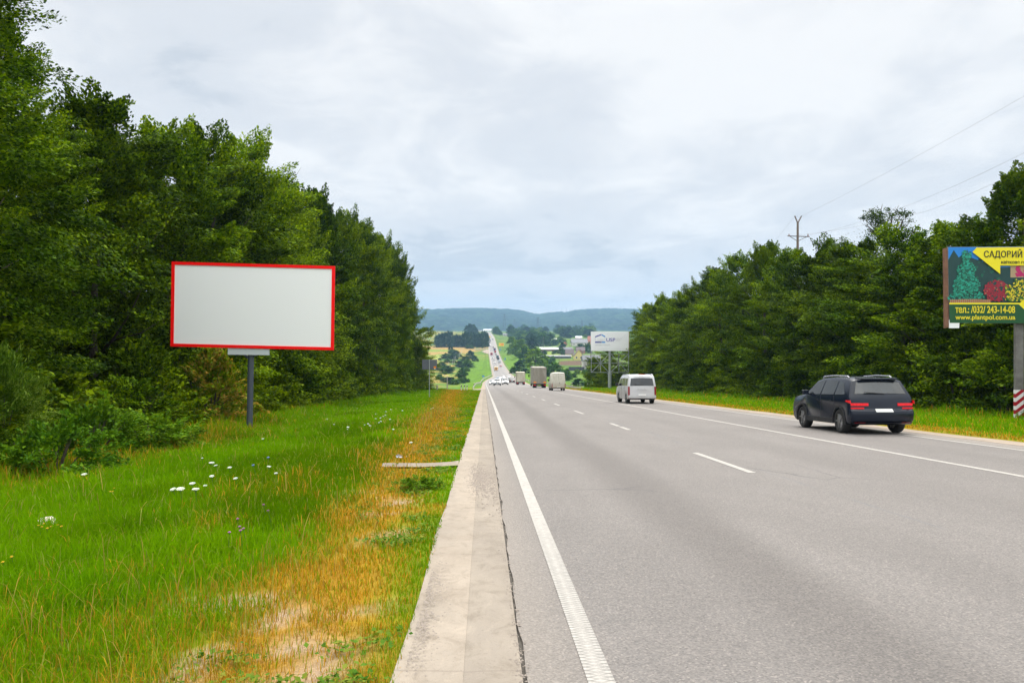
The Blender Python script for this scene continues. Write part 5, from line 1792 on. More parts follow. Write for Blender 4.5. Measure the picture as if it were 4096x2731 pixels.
# ---- power line on the right: forked pole and wires
def fork_pole():
    Y = 100.0
    q = at(3190, 1366, Y); bx = q.x; zb = gz(bx, Y)
    root = empty('forked_pole', (bx, Y, zb), 0, 'tall forked concrete power pole poking out above the right wood', 'pole')
    def W(px, py, dy=0): p = at(px, py, Y + dy); return Vector((p.x - bx, dy, p.z - zb))
    t = plain('old concrete pole', c4(.16, .12, .10), .9)
    m = MB(); m.tube([(0, 0, -.5), (0, 0, 10), W(3191, 890)], [.26, .22, .13], 9); m.build('shaft', t, root, smooth=True)
    m = MB()
    m.bar(W(3191, 893), W(3179, 864), .12); m.bar(W(3191, 893), W(3206, 864), .12)
    m.build('fork', t, root)
    m = MB(); m.bar(W(3150, 944), W(3238, 947), .10); m.bar(W(3190, 965), W(3160, 946), .06); m.bar(W(3190, 965), W(3228, 947), .06); m.build('crossarm', plain('dark crossarm steel', c4(.12, .10, .09), .7), root)
    m = MB()
    for px in (3156, 3192, 3232):
        m = MB(); m.tube([W(px, 945), W(px, 936)], [.09, .05], 6); m.build('insulator', plain('brown insulator', c4(.2, .1, .06), .3), root)
fork_pole()
def wire(pts, r, label):
    a = pts[0]
    o = empty('overhead_wire', a, 0, label, 'wire', 'power line wires')
    bpy.data.objects.remove(o)
    m = MB()
    P = []
    for p, q, sag in pts[1]:
        for k in range(13):
            t = k / 13
            P.append(p.lerp(q, t) - Vector((0, 0, sag * 4 * t * (1 - t))))
    P.append(pts[1][-1][1])
    P = [p - Vector(a) for p in P]
    m.tube(P, r, 5)
    ob = m.build('overhead_wire', plain('weathered cable', c4(.3, .3, .31), .6), None, a)
    tag(ob, label, 'wire', 'power line wires')
WR = .009
p0 = at(3206, 864, 100)
wire((p0, [(p0, at(4096, 385, 58.5), .25), (at(4096, 385, 58.5), Vector((40.5, 30, 24.5)), .1)]), WR, 'topmost overhead wire rising from the forked pole to the right frame edge')
p1 = at(3238, 940, 100)
wire((p1, [(p1, at(3620, 826, 77.5), .25), (at(3620, 826, 77.5), at(4096, 612, 58), .15), (at(4096, 612, 58), Vector((42.5, 30, 20)), .1)]), WR, 'second overhead wire from the top, above the half dead tree')
p2 = at(3192, 940, 100)
wire((p2, [(p2, at(3704, 846, 72), .25), (at(3704, 846, 72), at(4020, 712, 58), .1), (at(4020, 712, 58), Vector((38.5, 30, 19)), .1)]), WR, 'lowest overhead wire running behind the dead tree towards the tall dark tree')
p3 = at(3179, 864, 100)
wire((p3, [(p3, at(3080, 985, 128), .1), (at(3080, 985, 128), Vector((41, 200, 8)), .1)]), WR, 'short wire running down left from the forked pole behind the wood')

def dead_tree():
    Y = 70.0
    q = at(3545, 1366, Y); bx = q.x; zb = gz(bx, Y)
    root = empty('dead_tree', (bx, Y, zb), 0, 'half dead tree with bare twisted twigs and few leaf clumps above the right wood', 'tree')
    def W(px, py, dy=0): p = at(px, py, Y + dy); return Vector((p.x - bx, dy, p.z - zb))
    rn = random.Random(9)
    m = MB()
    base = W(3548, 960); m.tube([(0, 0, -.5), (0, 0, 8), base], [.28, .2, .12], 8)
    tips = [(3452, 872), (3470, 905), (3492, 848), (3515, 838), (3530, 815), (3552, 830), (3572, 850), (3595, 822), (3612, 846), (3640, 850), (3645, 880), (3628, 905), (3560, 870), (3478, 925), (3610, 900)]
    for k, (x, y) in enumerate(tips):
        e = W(x, y, rn.uniform(-1.2, 1.2)); s = base + Vector((rn.uniform(-.2, .2), 0, rn.uniform(-.6, .2)))
        a = s.lerp(e, .35) + Vector((rn.uniform(-.35, .35), rn.uniform(-.3, .3), rn.uniform(-.25, .1))); b = s.lerp(e, .7) + Vector((rn.uniform(-.3, .3), 0, rn.uniform(-.1, .3)))
        m.tube([s, a, b, e], [.085, .06, .04, .012], 5)
        for j in range(5):
            c = a.lerp(e, rn.uniform(.1, .95)); d = Vector((rn.uniform(-.8, .8), rn.uniform(-.5, .5), rn.uniform(-.1, .8)))
            m.tube([c, c + d * .5 + Vector((0, 0, .05)), c + d], [.025, .016, .006], 4)
    m.build('trunk', M_bark, root)
    rng = np.random.default_rng(3); C = []
    for (x, y, r, n) in ((3452, 872, .14, 60), (3497, 858, .42, 420), (3508, 880, .42, 360), (3530, 903, .45, 400), (3500, 925, .3, 150), (3552, 838, .16, 60), (3602, 852, .3, 160), (3625, 858, .25, 140), (3565, 862, .2, 70), (3640, 885, .18, 50), (3592, 880, .15, 40), (3610, 935, .6, 300), (3500, 948, .7, 400)):
        c = np.array(W(x, y)); p = rng.normal(size=(n, 3)) * r * np.array([1, 1, .6]); C.append(c + p)
    C = np.concatenate(C)
    V, Fq = leaves(C, unit(rng.normal(size=C.shape) + np.array([0, 0, .6])), rng.uniform(.12, .22, len(C)), rng)
    new_obj('foliage', np_mesh('foliage', V, Fq, M_leafC), root)
dead_tree()

# ------------------------------------------------------------------ the valley: trees, houses, fields, hills
def far_crown(seed, mat, ncl=85, nlf=34, H=10.0, R=4.2, ls=0.95, shape=.5, droop=.1):
    return crown(seed, H, R, 0.6, ncl, nlf, ls, mat, shape=shape, cl=1.75, spike=.5, narrow=.25, aspect=.8, droop=droop, lobes=.2)
def far_trunk():
    m = MB(); m.tube([(0, 0, -1), (0, 0, 3), (.2, 0, 7.5)], [.35, .28, .08], 6); m.bar((0, 0, 3), (1.6, .3, 6), .14); m.bar((0, 0, 3.4), (-1.5, -.4, 6.2), .14)
    me = bpy.data.meshes.new('trunk'); me.from_pydata(m.v, [], m.f); me.materials.append(M_bark); return me
FT = far_trunk()
FAR = {'F': [far_crown(201, M_leafF), far_crown(202, M_leafF, shape=.65)], 'Y': [far_crown(203, M_leafFY, droop=.9), far_crown(204, M_leafFY, droop=.7, shape=.4)], 'D': [far_crown(205, M_leafFD), far_crown(206, M_leafFD, shape=.7)]}
rf = random.Random(77)
FN = [0]
def far_tree(px, base, wpx, top, kind, label, group, name='valley_tree', cat='tree'):
    p = ground(px, base)
    if p is None: return
    Y = p.y
    h = max(2.0, (base - top) * pxm(Y)); w = max(1.2, wpx * .5 * pxm(Y))
    o = empty(name, (p.x, p.y, gz(p.x, p.y) - .2), rf.uniform(0, 6.28), label, cat, group)
    o.scale = (w / 3.8, w / 3.8, h / 9.2)
    new_obj('crown', FAR[kind][FN[0] % 2], o); FN[0] += 1
    if wpx > 24: new_obj('trunk', FT, o)
def C1(x, y): return 1640 + x / 3.734, 1180 + y / 3.734
def C2(x, y): return 2040 + x / 3.92, 1200 + y / 3.92

LS = [(545, 1170, 180, 1070, 'F', 'rounded shrub on the dry slope nearest the grey road sign'), (775, 1252, 110, 1110, 'F', 'upright pointed shrub standing alone on the dry slope above the marker posts'),
      (870, 1085, 150, 985, 'F', 'broad green shrub at the upper edge of the dry slope by the embankment'), (735, 1082, 120, 1000, 'D', 'dark shrub left of the broad green shrub by the embankment'),
      (970, 990, 90, 925, 'D', 'small dark shrub touching the green embankment'), (900, 950, 110, 850, 'D', 'taller dark shrub behind the shrubs by the embankment'),
      (820, 985, 120, 920, 'F', 'green shrub in the middle of the valley scrub'), (690, 900, 90, 840, 'D', 'dark shrub beside the row of pale poles'),
      (640, 880, 120, 820, 'F', 'green shrub under the small poplar in the brown field'), (605, 840, 60, 772, 'D', 'small poplar standing in the brown field left of the road'),
      (660, 960, 120, 890, 'D', 'dark shrub behind the row of pale poles'), (540, 950, 130, 880, 'F', 'wide green shrub at the left wood edge in the valley'),
      (890, 800, 110, 752, 'F', 'rounded bush by the side lane left of the valley road'), (480, 1060, 100, 1000, 'F', 'shrub on the slope next to the left wood'),
      (590, 1300, 220, 1235, 'D', 'low dark scrub near the concrete post'), (650, 1335, 150, 1270, 'F', 'low green scrub right of the concrete post'),
      (790, 1300, 190, 1255, 'F', 'low wide scrub above the white marker posts'), (850, 1140, 80, 1090, 'F', 'small shrub between dry grass and the green embankment'),
      (450, 1250, 110, 1190, 'F', 'low shrub behind the grey road sign'), (560, 1010, 90, 960, 'F', 'small shrub in the dry valley meadow'), (420, 1120, 90, 1040, 'F', 'shrub partly hidden by the left wood edge')]
for x, b, w, t, k, lab in LS:
    px, by = C1(x, b); _, ty = C1(x, t)
    far_tree(px, by, w / 3.734 * 1.05, ty, k, lab, 'shrubs on the slope left of the valley road', 'shrub', 'shrub')
for i in range(26):
    x, b = rf.uniform(400, 900), rf.uniform(900, 1330)
    if x > 880 - (b - 900) * .1: continue
    px, by = C1(x, b); sz = rf.uniform(35, 75)
    far_tree(px, by, sz / 3.734 * 1.2, by - sz * .6 / 3.734, rf.choice('FYF'), 'tiny bush scattered over the dry slope left of the valley road', 'tiny bushes on the dry slope', 'shrub', 'shrub')
for i, (x, t) in enumerate([(400, 640), (440, 620), (485, 615), (530, 600), (575, 590), (615, 595), (660, 640), (700, 630), (745, 640), (790, 615), (830, 600), (870, 605), (915, 600), (955, 605), (1000, 625), (1040, 610), (1080, 595), (1120, 590), (1150, 610)]):
    px, by = C1(x, 778); _, ty = C1(x, t - 6)
    far_tree(px, by + rf.uniform(-1, 1), rf.uniform(19, 26), ty, 'D', 'dark green tree in the dense belt across the valley, left of the road', 'trees of the dark belt left of the valley road')
for x, b, w, t in ((850, 605, 90, 480), (895, 615, 110, 465), (940, 612, 110, 470), (985, 615, 80, 520), (520, 492, 60, 455), (600, 492, 60, 465), (660, 490, 60, 462), (720, 490, 60, 465), (780, 488, 60, 470)):
    px, by = C1(x, b); _, ty = C1(x, t); far_tree(px, by, w / 3.734, ty, 'D', 'dark tree behind the green field left of the far road', 'dark trees behind the green field')
for x, b, w, t in ((1080, 520, 100, 458), (1200, 505, 100, 440), (1285, 590, 110, 488), (1345, 600, 70, 545), (1130, 505, 70, 470), (1020, 520, 60, 470)):
    px, by = C1(x, b); _, ty = C1(x, t); far_tree(px, by, w / 3.734, ty, 'F', 'green tree around the bend at the far end of the road', 'trees at the far end of the road')
RS = [(400, 1090, 310, 812, 'Y', 'biggest round light green willow right of the valley road, left of the panel van'), (150, 905, 210, 655, 'Y', 'round light green willow beside the valley road, second biggest'),
      (20, 860, 130, 640, 'Y', 'light green willow nearest the valley road'), (350, 830, 140, 610, 'D', 'dark tree between the light green willows'), (230, 990, 170, 780, 'F', 'green tree below the second biggest willow'),
      (150, 1120, 170, 978, 'D', 'dark shrub next to the cream truck'), (60, 1150, 120, 1060, 'F', 'low green shrub left of the dark one by the cream truck'), (490, 725, 190, 540, 'F', 'broad tree above the biggest willow'),
      (630, 720, 150, 570, 'D', 'dark tree left of the orange roof'), (820, 815, 110, 690, 'D', 'dark tree between greenhouse and brown roofs'), (590, 965, 100, 890, 'F', 'small tree left of the barn wall'),
      (690, 1200, 230, 1000, 'F', 'wide green bush between the grey truck and the panel van'), (540, 1190, 150, 1060, 'F', 'green bush behind the big grey truck'), (860, 1260, 180, 1100, 'F', 'green bush right above the panel van'),
      (1080, 1345, 180, 1245, 'D', 'low dark bush behind the striped marker posts'), (980, 1215, 120, 1150, 'F', 'small bush beside the dark fence'), (1240, 1370, 130, 1320, 'F', 'low bush at the foot of the pole left of the house-logo billboard'),
      (1220, 830, 120, 690, 'F', 'tree behind the house-logo billboard and below the large grey roof'), (1100, 790, 150, 700, 'F', 'tree between large grey roof and the brown roofs'), (930, 1240, 90, 1180, 'F', 'bush left of the dark fence'), (250, 1150, 120, 1090, 'D', 'dark bush between the two trucks')]
for x, b, w, t, k, lab in RS:
    px, by = C2(x, b); _, ty = C2(x, t); far_tree(px, by, w / 3.92, ty, k, lab, 'trees in the valley right of the road')
taken = []
for i in range(185):
    x = rf.uniform(10, 1290); b = rf.choice([rf.uniform(455, 520), rf.uniform(500, 640), rf.uniform(540, 740)])
    if b > 640 and x > 440: continue
    if 680 < x < 1250 and b > 575 and b < 720: continue
    if 560 < x < 700 and 480 < b < 600: continue
    px, by = C2(x, b); s = rf.uniform(85, 165) * (0.55 + 0.45 * (b - 450) / 250)
    _, ty = C2(x, b - s * rf.uniform(.75, 1.1))
    far_tree(px, by, s / 3.92 * 1.1, ty, rf.choice('FFFDDY'), 'tree among many in the wooded village right of the far road', 'trees of the wooded village')
for i in range(46):
    x, b = rf.choice([(rf.uniform(430, 860), rf.uniform(835, 872)), (rf.uniform(420, 700), rf.uniform(930, 1010)), (rf.uniform(780, 1260), rf.uniform(1120, 1180)), (rf.uniform(840, 1250), rf.uniform(560, 600)), (rf.uniform(640, 860), rf.uniform(620, 735))])
    px, by = C2(x, b); s = rf.uniform(45, 85)
    _, ty = C2(x, b - s * rf.uniform(.7, 1.0))
    far_tree(px, by, s / 3.92, ty, rf.choice('FFDY'), 'small tree or hedge bush between the village fields and houses', 'small trees between the village houses')
for i in range(40):
    x = rf.uniform(1745, 2520); by = rf.uniform(1306, 1322)
    if 1755 < x < 1870 and by > 1308: continue
    far_tree(x, by, rf.uniform(9, 18), by - rf.uniform(5, 9), rf.choice('FDD'), 'small tree in the line below the wooded hills', 'trees in line below the hills')
# low forest-side tree behind the logo billboard
put_tree('leafy_tree', 0, 23.6, 138.5, 8.6, 4.8, 'low tree standing behind the lattice of the house-logo billboard', rz=.5)
put_bush('dark', 21.0, 134, 3.6, 2.4, 'dark bush between billboard pole and right wood')
put_bush('green', 20.2, 141, 5.0, 2.8, 'green bush behind the left half of the billboard lattice')

def W_(p): return Vector((p.x, p.y, gz(p.x, p.y)))
def house(x0, x1, ridge, eave, base, wall, roof, label, name='house', windows=2, depth=.8, gable=False, px=None, flat=False, doors=False, cols=0, Yfix=None):
    p = ground((x0 + x1) / 2, base)
    if p is None: return
    Y = p.y; s = pxm(Y); w = (x1 - x0) * s; hw = (base - eave) * s; hr_ = (eave - ridge) * s
    d = max(5.0, w * depth if w < 25 else 12)
    zb = gz(p.x, Y + d / 2)
    zb = p.z
    root = empty(name, (p.x, Y + .0, zb), 0, label, 'building', 'buildings in the valley')
    m = MB(); m.box((0, d / 2, hw / 2 - 1.0), (w, d, hw + 2.0))
    if gable: m.prism([(-w / 2, 0, hw), (w / 2, 0, hw), (0, 0, hw + hr_)], (0, d, 0))
    m.build('wall', wall, root)
    m = MB(); o = .04 * w
    if gable:
        for sx in (-1, 1):
            m.prism([(sx * (w / 2 + o), -.4, hw - hr_ * .08), (0, -.4, hw + hr_), (0, -.4, hw + hr_ + .2), (sx * (w / 2 + o), -.4, hw + .12)], (0, d + .8, 0))
    else:
        m.prism([(-w / 2 - o, -.5, hw + .03), (-w / 2 - o, d + .5, hw + .03), (-w / 2 - o, d / 2, hw + hr_)], (w + 2 * o, 0, 0))
    rf_ = m.build('roof', roof, root)
    if w < 30:
        m = MB(); m.box((w * .22, d * .55, hw + hr_ * .95), (.6, .6, 1.3)); m.build('chimney', plain('brick chimney', c4(.25, .12, .09), .9), rf_)
    for k in range(windows):
        xx = -w / 2 + w * (k + .5) / windows
        ww, wh = min(1.4, w / windows * .4), min(1.5, hw * .4)
        m = MB(); m.box((xx, -.03, hw * .55), (ww, .12, wh)); wn = m.build('window', M_glass, root)
        m = MB()
        for a, b, c, e in ((0, wh / 2, ww + .15, .1), (0, -wh / 2, ww + .15, .1), (ww / 2, 0, .1, wh), (-ww / 2, 0, .1, wh)): m.box((xx + a, -.1, hw * .55 + b), (c, .06, e))
        m.build('frame', M_whiteb, wn)
    for k in range(cols):
        m = MB(); m.box((-w / 2 + w * .36 * (k + .5) / cols, -.35, hw * .48), (.35, .5, hw * .96)); m.build('pilaster', plain('grey pilaster', c4(.33, .31, .31), .8), root)
    return root
WALLW = plain('pale plaster', c4(.58, .53, .50), .8); WALLY = plain('yellow plaster', c4(.62, .50, .20), .8); WALLR = plain('brick wall', c4(.35, .16, .11), .9)
ROOFG = plain('grey roof sheets', c4(.12, .125, .14), .6); ROOFB = plain('brown roof tiles', c4(.15, .115, .115), .8); ROOFO = plain('orange roof tiles', c4(.62, .14, .05), .8); ROOFW = plain('white roof sheets', c4(.7, .72, .74), .5); ROOFR = plain('pinkish red roof', c4(.42, .17, .13), .8)
house(2333, 2400, 1420, 1443, 1480, WALLW, ROOFG, 'pale hall with grey roof and pilasters behind the billboard lattice', windows=0, cols=4, name='hall')
house(2297, 2333, 1398, 1422, 1440, WALLY, ROOFB, 'yellow house with steep brown roof, nearest the pale hall', gable=True)
house(2263, 2296, 1396, 1416, 1427, WALLY, ROOFB, 'yellowish house with brown roof left of the yellow gabled one', windows=3)
house(2306, 2340, 1388, 1402, 1414, WALLR, ROOFB, 'brick house with brown roof behind the two yellow houses')
house(2255, 2290, 1388, 1398, 1410, WALLW, ROOFG, 'grey roofed house behind the left yellow house')
house(2176, 2284, 1421, 1425, 1434, plain('dark barn wall', c4(.10, .10, .11), .8), plain('grey barn roof', c4(.24, .24, .26), .7), 'long low grey barn in the field right of the road', windows=0, name='barn')
house(2162, 2234, 1389, 1397, 1404, plain('dark red shed wall', c4(.13, .05, .045), .8), ROOFW, 'long low shed with white roof and dark red wall', windows=0, name='shed')
house(2288, 2350, 1355, 1371, 1384, WALLW, ROOFG, 'large house with wide grey roof high in the village', windows=4)
house(2303, 2328, 1344, 1351, 1358, WALLR, ROOFW, 'small house with white roof behind the large grey roof')
house(2253, 2269, 1368, 1376, 1381, WALLR, ROOFO, 'house with bright orange roof among the village trees', gable=True)
house(2217, 2230, 1353, 1358, 1362, WALLW, ROOFW, 'tiny white roofed house among trees right of the road')
house(2352, 2375, 1344, 1362, 1376, plain('salmon plaster', c4(.55, .25, .18), .8), ROOFR, 'salmon house peeking out beside the house-logo billboard')
house(2012, 2034, 1333, 1338, 1344, WALLW, ROOFG, 'small white and grey house right of the far road')
house(2232, 2255, 1311, 1318, 1326, WALLW, ROOFB, 'brown roofed house far up on the right slope')
house(2280, 2310, 1305, 1312, 1317, plain('peach plaster', c4(.6, .36, .25), .8), ROOFR, 'peach coloured house below the right hill')
house(1833, 1851, 1345, 1349, 1355, WALLW, ROOFR, 'red roofed house in front of the green field left of the road')
house(1773, 1783, 1341, 1345, 1352, WALLW, ROOFW, 'tiny white house left of the dark tree belt')
house(1934, 1972, 1316, 1320, 1326, ROOFW, ROOFW, 'long white filling station building at the far end of the road', windows=4, name='station_building')
house(1910, 1930, 1320, 1323, 1327, ROOFW, ROOFG, 'small white kiosk left of the far filling station', windows=1, name='kiosk')

def fence(x0, x1, top, base, label):
    p, q = ground(x0, base), ground(x1, base)
    p, q = W_(p), W_(Vector((q.x, p.y, 0)))
    h = (base - top) * pxm(p.y)
    root = empty('fence', p, 0, label, 'fence')
    m = MB(); m.box(((q.x - p.x) / 2, 0, h / 2 + (q.z - p.z) / 2 - .3), (q.x - p.x, .12, h + .6)); m.build('panel', plain('dark blue grey fence sheet', c4(.05, .055, .075), .6), root)
    for k in range(9):
        m = MB(); m.box(((q.x - p.x) * k / 8, -.12, h / 2), (.15, .12, h + .3)); m.build('post', M_trim, root)
fence(2275, 2342, 1468, 1483, 'long dark blue-grey fence below the yellow houses')

def pylon(px, top, base, label, Y):
    q = at(px, base, Y); zb = q.z - 6; h = at(px, top, Y).z - zb
    root = empty('pylon', (q.x, Y, zb), 0, label, 'pylon', 'lattice pylons below the hills')
    m = MB(); w = h * .10; g = .5
    for sx in (-1, 1):
        for sy in (-1, 1): m.bar((sx * w, sy * w, 0), (sx * .8, sy * .8, h), g)
    for k in range(7):
        a, b = k / 7, (k + 1) / 7
        wa, wb = w + (.8 - w) * a, w + (.8 - w) * b
        for sy in (-1, 1):
            m.bar((-wa, sy * wa, h * a), (wb, sy * wb, h * b), g * .6); m.bar((wa, sy * wa, h * a), (-wb, sy * wb, h * b), g * .6)
    m.build('mast', plain('pylon steel', c4(.05, .06, .07), .7), root)
    for z, l in ((.70, .15), (.82, .19), (.94, .12)):
        m = MB(); m.bar((-h * l, 0, h * z), (h * l, 0, h * z), g * .8); m.bar((-h * l, 0, h * z), (0, 0, h * (z + .05)), g * .5); m.bar((h * l, 0, h * z), (0, 0, h * (z + .05)), g * .5); m.build('crossarm', plain('pylon steel', c4(.05, .06, .07), .7), root)
pylon(2018, 1256, 1314, 'lattice pylon right of the far road in front of the left hill', 2300)
pylon(2058, 1275, 1313, 'fainter pylon between the two tall ones right of the far road', 2700)
pylon(2152, 1268, 1328, 'lattice pylon in front of the saddle between the hills', 2200)
pylon(2328, 1280, 1320, 'lattice pylon above the village below the right hill', 2500)

# poles of the valley
def vpole(px, base, top, r, label, name='utility_pole', group=None, col=None, arm=True, lamp=False):
    p = ground(px, base)
    h = (base - top) * pxm(p.y)
    root = empty(name, p, 0, label, 'pole', group)
    m = MB(); m.tube([(0, 0, -.5), (0, 0, h)], [r, r * .7], 7); m.build('post', col or plain('weathered wood pole', c4(.17, .15, .13), .9), root)
    if arm: m = MB(); m.bar((-.9, 0, h - .6), (.9, 0, h - .6), .14); m.build('crossarm', plain('weathered wood pole', c4(.17, .15, .13), .9), root)
    if lamp: m = MB(); m.bar((0, 0, h), (-1.4, 0, h + .2), .1); m.box((-1.6, 0, h + .2), (.6, .3, .15)); m.build('lamp_head', M_galv, root)
vpole(2236, 1468, 1377, .17, 'tall thin wooden pole between greenhouse shed and panel van')
vpole(2174, 1425, 1348, .17, 'thin wooden pole above the biggest willow')
vpole(2363, 1549, 1404, .14, 'grey pole standing left of the house-logo billboard')
vpole(2157, 1405, 1377, .12, 'pale lamp post beside the long white-roofed shed', 'lamp_post', None, M_galv, False, True)
vpole(2141, 1368, 1338, .12, 'pale lamp post high among the village trees', 'lamp_post', None, M_galv, False, True)
M_pp = plain('pale concrete field pole', c4(.48, .47, .42), .85)
for i, (x, b, t) in enumerate([(578, 1060, 1000), (638, 1050, 955), (660, 1030, 920), (683, 1010, 905), (717, 960, 865), (738, 930, 860), (758, 910, 850), (770, 880, 800), (790, 850, 780)]):
    px, by = C1(x, b); _, ty = C1(x, t)
    vpole(px, by, ty, .17, 'pale thin pole in the row crossing the dry slope left of the valley road', 'field_pole', 'row of pale poles on the dry slope', M_pp, False)

def small_board(px, base, top, x0, x1, y0, y1, mats, label, name='road_sign', cat='sign'):
    p = ground(px, base); Y = p.y; s = pxm(Y)
    root = empty(name, p, 0, label, cat)
    h = (base - y0) * s
    m = MB(); m.tube([(0, .1, -.5), (0, .1, h)], .10, 6); m.build('pole', M_galv, root)
    m = MB(); m.box(((x0 + x1) / 2 * s - px * s, 0, (base - (y0 + y1) / 2) * s), ((x1 - x0) * s, .12, (y1 - y0) * s)); m.build('sign_panel', mats[0], root)
    if len(mats) > 1:
        m = MB(); m.box(((x0 + x1) / 2 * s - px * s + (x1 - x0) * s * .12, -.08, (base - (y0 + y1) / 2 + .5) * s), ((x1 - x0) * s * .55, .05, (y1 - y0) * s * .5)); m.build('print', mats[1], root)
BLU = plain('blue sign face', c4(.08, .22, .55), .5)
small_board(2005, 1398, 0, 1995.5, 2016, 1372, 1384, [plain('yellow board', c4(.85, .55, .02), .5), plain('orange print', c4(.85, .22, .02), .5)], 'orange and yellow billboard beside the rising far road', 'billboard', 'billboard')
small_board(1933, 1512, 0, 1928, 1938, 1501, 1507, [BLU], 'small blue road sign on the green bank left of the road')
small_board(2020, 1443, 0, 2018, 2022.5, 1432, 1440, [BLU], 'small blue sign on the green bank right of the valley road')
small_board(2000, 1405, 0, 1997.5, 2002, 1395, 1401, [BLU], 'small blue sign below the orange and yellow billboard')
small_board(1959, 1352, 0, 1956, 1962, 1344, 1350, [plain('yellow board', c4(.85, .55, .02), .5)], 'tiny yellow sign left of the rising far road')

# hills with woodland
def hills():
    xs = np.concatenate([np.arange(-4200, -1000, 120), np.arange(-1000, 1400, 13), np.arange(1400, 4800, 120)])
    ys = np.concatenate([np.arange(2300, 3500, 20), np.arange(3500, 5000, 13), np.arange(5000, 5700, 100)])
    X, Y = np.meshgrid(xs, ys)
    ang = X / Y * F + 1936
    tops = np.interp(ang, [500, 1100, 1500, 1740, 1790, 1850, 1900, 1960, 2010, 2060, 2100, 2135, 2160, 2200, 2240, 2268, 2300, 2350, 2400, 2470, 2540, 2700, 3200, 4000],
                     [1255, 1236, 1240, 1232, 1230, 1230, 1228, 1229, 1231, 1235, 1241, 1251, 1252, 1247, 1243, 1245, 1237, 1233, 1231, 1229, 1232, 1238, 1230, 1250])
    Hr = (1366 - tops) / F * 4600
    base = np.interp(Y, [2300, 4200, 5700], [20, 46, 46])
    k = np.clip((Y - 2700) / 1900, 0, 1); k2 = np.clip((Y - 4600) / 1100, 0, 1)
    bell = (k * k * (3 - 2 * k)) * (1 - k2 ** 2)
    fold = (fbm(X / 420, Y / 520, 60, 3) - .5) * 60 * bell * (1 - bell) * 4
    Z = base - 14 + (Hr - base + 14) * bell + fold
    can = fbm(X / 34, Y / 34, 61, 2)
    Z = Z + sstep(.05, .2, bell) * (np.abs(can - .5) * -44 + 9)
    Z -= 21 * sstep(.3, .9, bell)
    Z += sstep(.05, .2, bell) * (np.random.default_rng(5).random(X.shape) * 9)
    nr, nc = X.shape
    V = np.stack([X, Y, Z], -1).reshape(-1, 3)
    i = np.arange(nr - 1)[:, None] * nc + np.arange(nc - 1)[None, :]
    Fq = np.stack([i, i + 1, i + nc + 1, i + nc], -1).reshape(-1, 4)
    t = NT('wooded hillside')
    n = t.noise(.012, 6, .65); n2 = t.noise(.05, 4, .7)
    c = t.ramp(t.math('ADD', t.math('MULTIPLY', n, .5), t.math('MULTIPLY', n2, .5)), [(.42, c4(.002, .009, .009)), (.5, c4(.009, .028, .016)), (.58, c4(.03, .065, .026))])
    t.bsdf(c, .95, 0, .05)
    tag(new_obj('hills', np_mesh('hills', V, Fq, t.m)), kind='structure')
hills()
def ridge_mast():
    p = at(2267, 1244, 4600)
    root = empty('radio_mast', (p.x, 4600, p.z - 12), 0, 'thin radio mast on the ridge of the right hill', 'mast')
    m = MB(); m.bar((0, 0, 0), (0, 0, 30), .9); m.build('mast', plain('pylon steel', c4(.05, .06, .07), .7), root)
    m = MB(); m.bar((-2, 0, 22), (2, 0, 22), .7); m.build('antenna', M_galv, root)
ridge_mast()

# ------------------------------------------------------------------ wild flowers and the pale stone
def umbel(seed, r, mat_head):
    rn = random.Random(seed); m = MB(); hd = []
    for k in range(34):
        a = k * 2.4; q = r * math.sqrt((k + .5) / 34)
        hd.append((q * math.cos(a), q * math.sin(a), .012 * math.cos(q / r * 1.5)))
    V, Fc = [], []
    for x, y, z in hd:
        b = len(V); s = r * rn.uniform(.13, .2)
        V += [(x + s * math.cos(t), y + s * math.sin(t), z) for t in (0, 1.05, 2.09, 3.14, 4.19, 5.24)] + [(x, y, z + s * .5)]
        for j in range(6): Fc.append((b + j, b + (j + 1) % 6, b + 6))
    me = bpy.data.meshes.new('flower_head'); me.from_pydata(V, [], Fc); me.materials.append(mat_head)
    m = MB()
    m.tube([(0, 0, -.5), (.01, 0, -.25), (0, 0, -.03)], .0035, 4)
    for x, y, z in hd[::3]: m.bar((0, 0, -.05), (x, y, z), .0025)
    st = bpy.data.meshes.new('stem'); st.from_pydata(m.v, [], m.f); st.materials.append(plain('green flower stem', c4(.07, .16, .02), .7))
    return me, st
M_umb = plain('white blossom', c4(.62, .65, .52), .8, grime=0); M_pink = plain('purple pink blossom', c4(.42, .10, .33), .8, grime=0); M_yel = plain('yellow blossom', c4(.75, .42, .01), .8, grime=0); M_blu = plain('blue blossom', c4(.20, .24, .62), .8, grime=0)
UM = umbel(1, .034, M_umb)
def flower(px, py, s, label, group, meshes=UM, name='wild_carrot', cat='flower', raise_=.30, tilt=.3):
    p = ground(px, py, raise_)
    if p is None: return
    o = empty(name, (p.x, p.y, gz(p.x, p.y) + raise_), rf.uniform(0, 6.28), label, cat, group)
    o.rotation_euler = (tilt * rf.uniform(.5, 1.2), rf.uniform(-.2, .2), 0)
    o.scale = (s, s, max(.6, s ** .3) * raise_ / .38)
    new_obj('flower_head', meshes[0], o); new_obj('stem', meshes[1], o)
for px, py, s in [(337, 1897, 1.4), (847, 1851, 1.5), (863, 1863, 1.0), (919, 1871, 1.1), (847, 1905, 1.1), (942, 1914, 1.0), (769, 1935, 1.3), (692, 1957, 1.2), (722, 1955, 1.6), (783, 1956, 1.4), (821, 1945, .8), (1076, 1866, 1.0), (809, 1833, .7), (1104, 1893, .8), (1052, 1755, 1.0), (1083, 1624, 1.2)]:
    flower(px, py, s, 'flat white umbrella-shaped wildflower standing in the green grass near the camera', 'white wildflowers in the near grass')
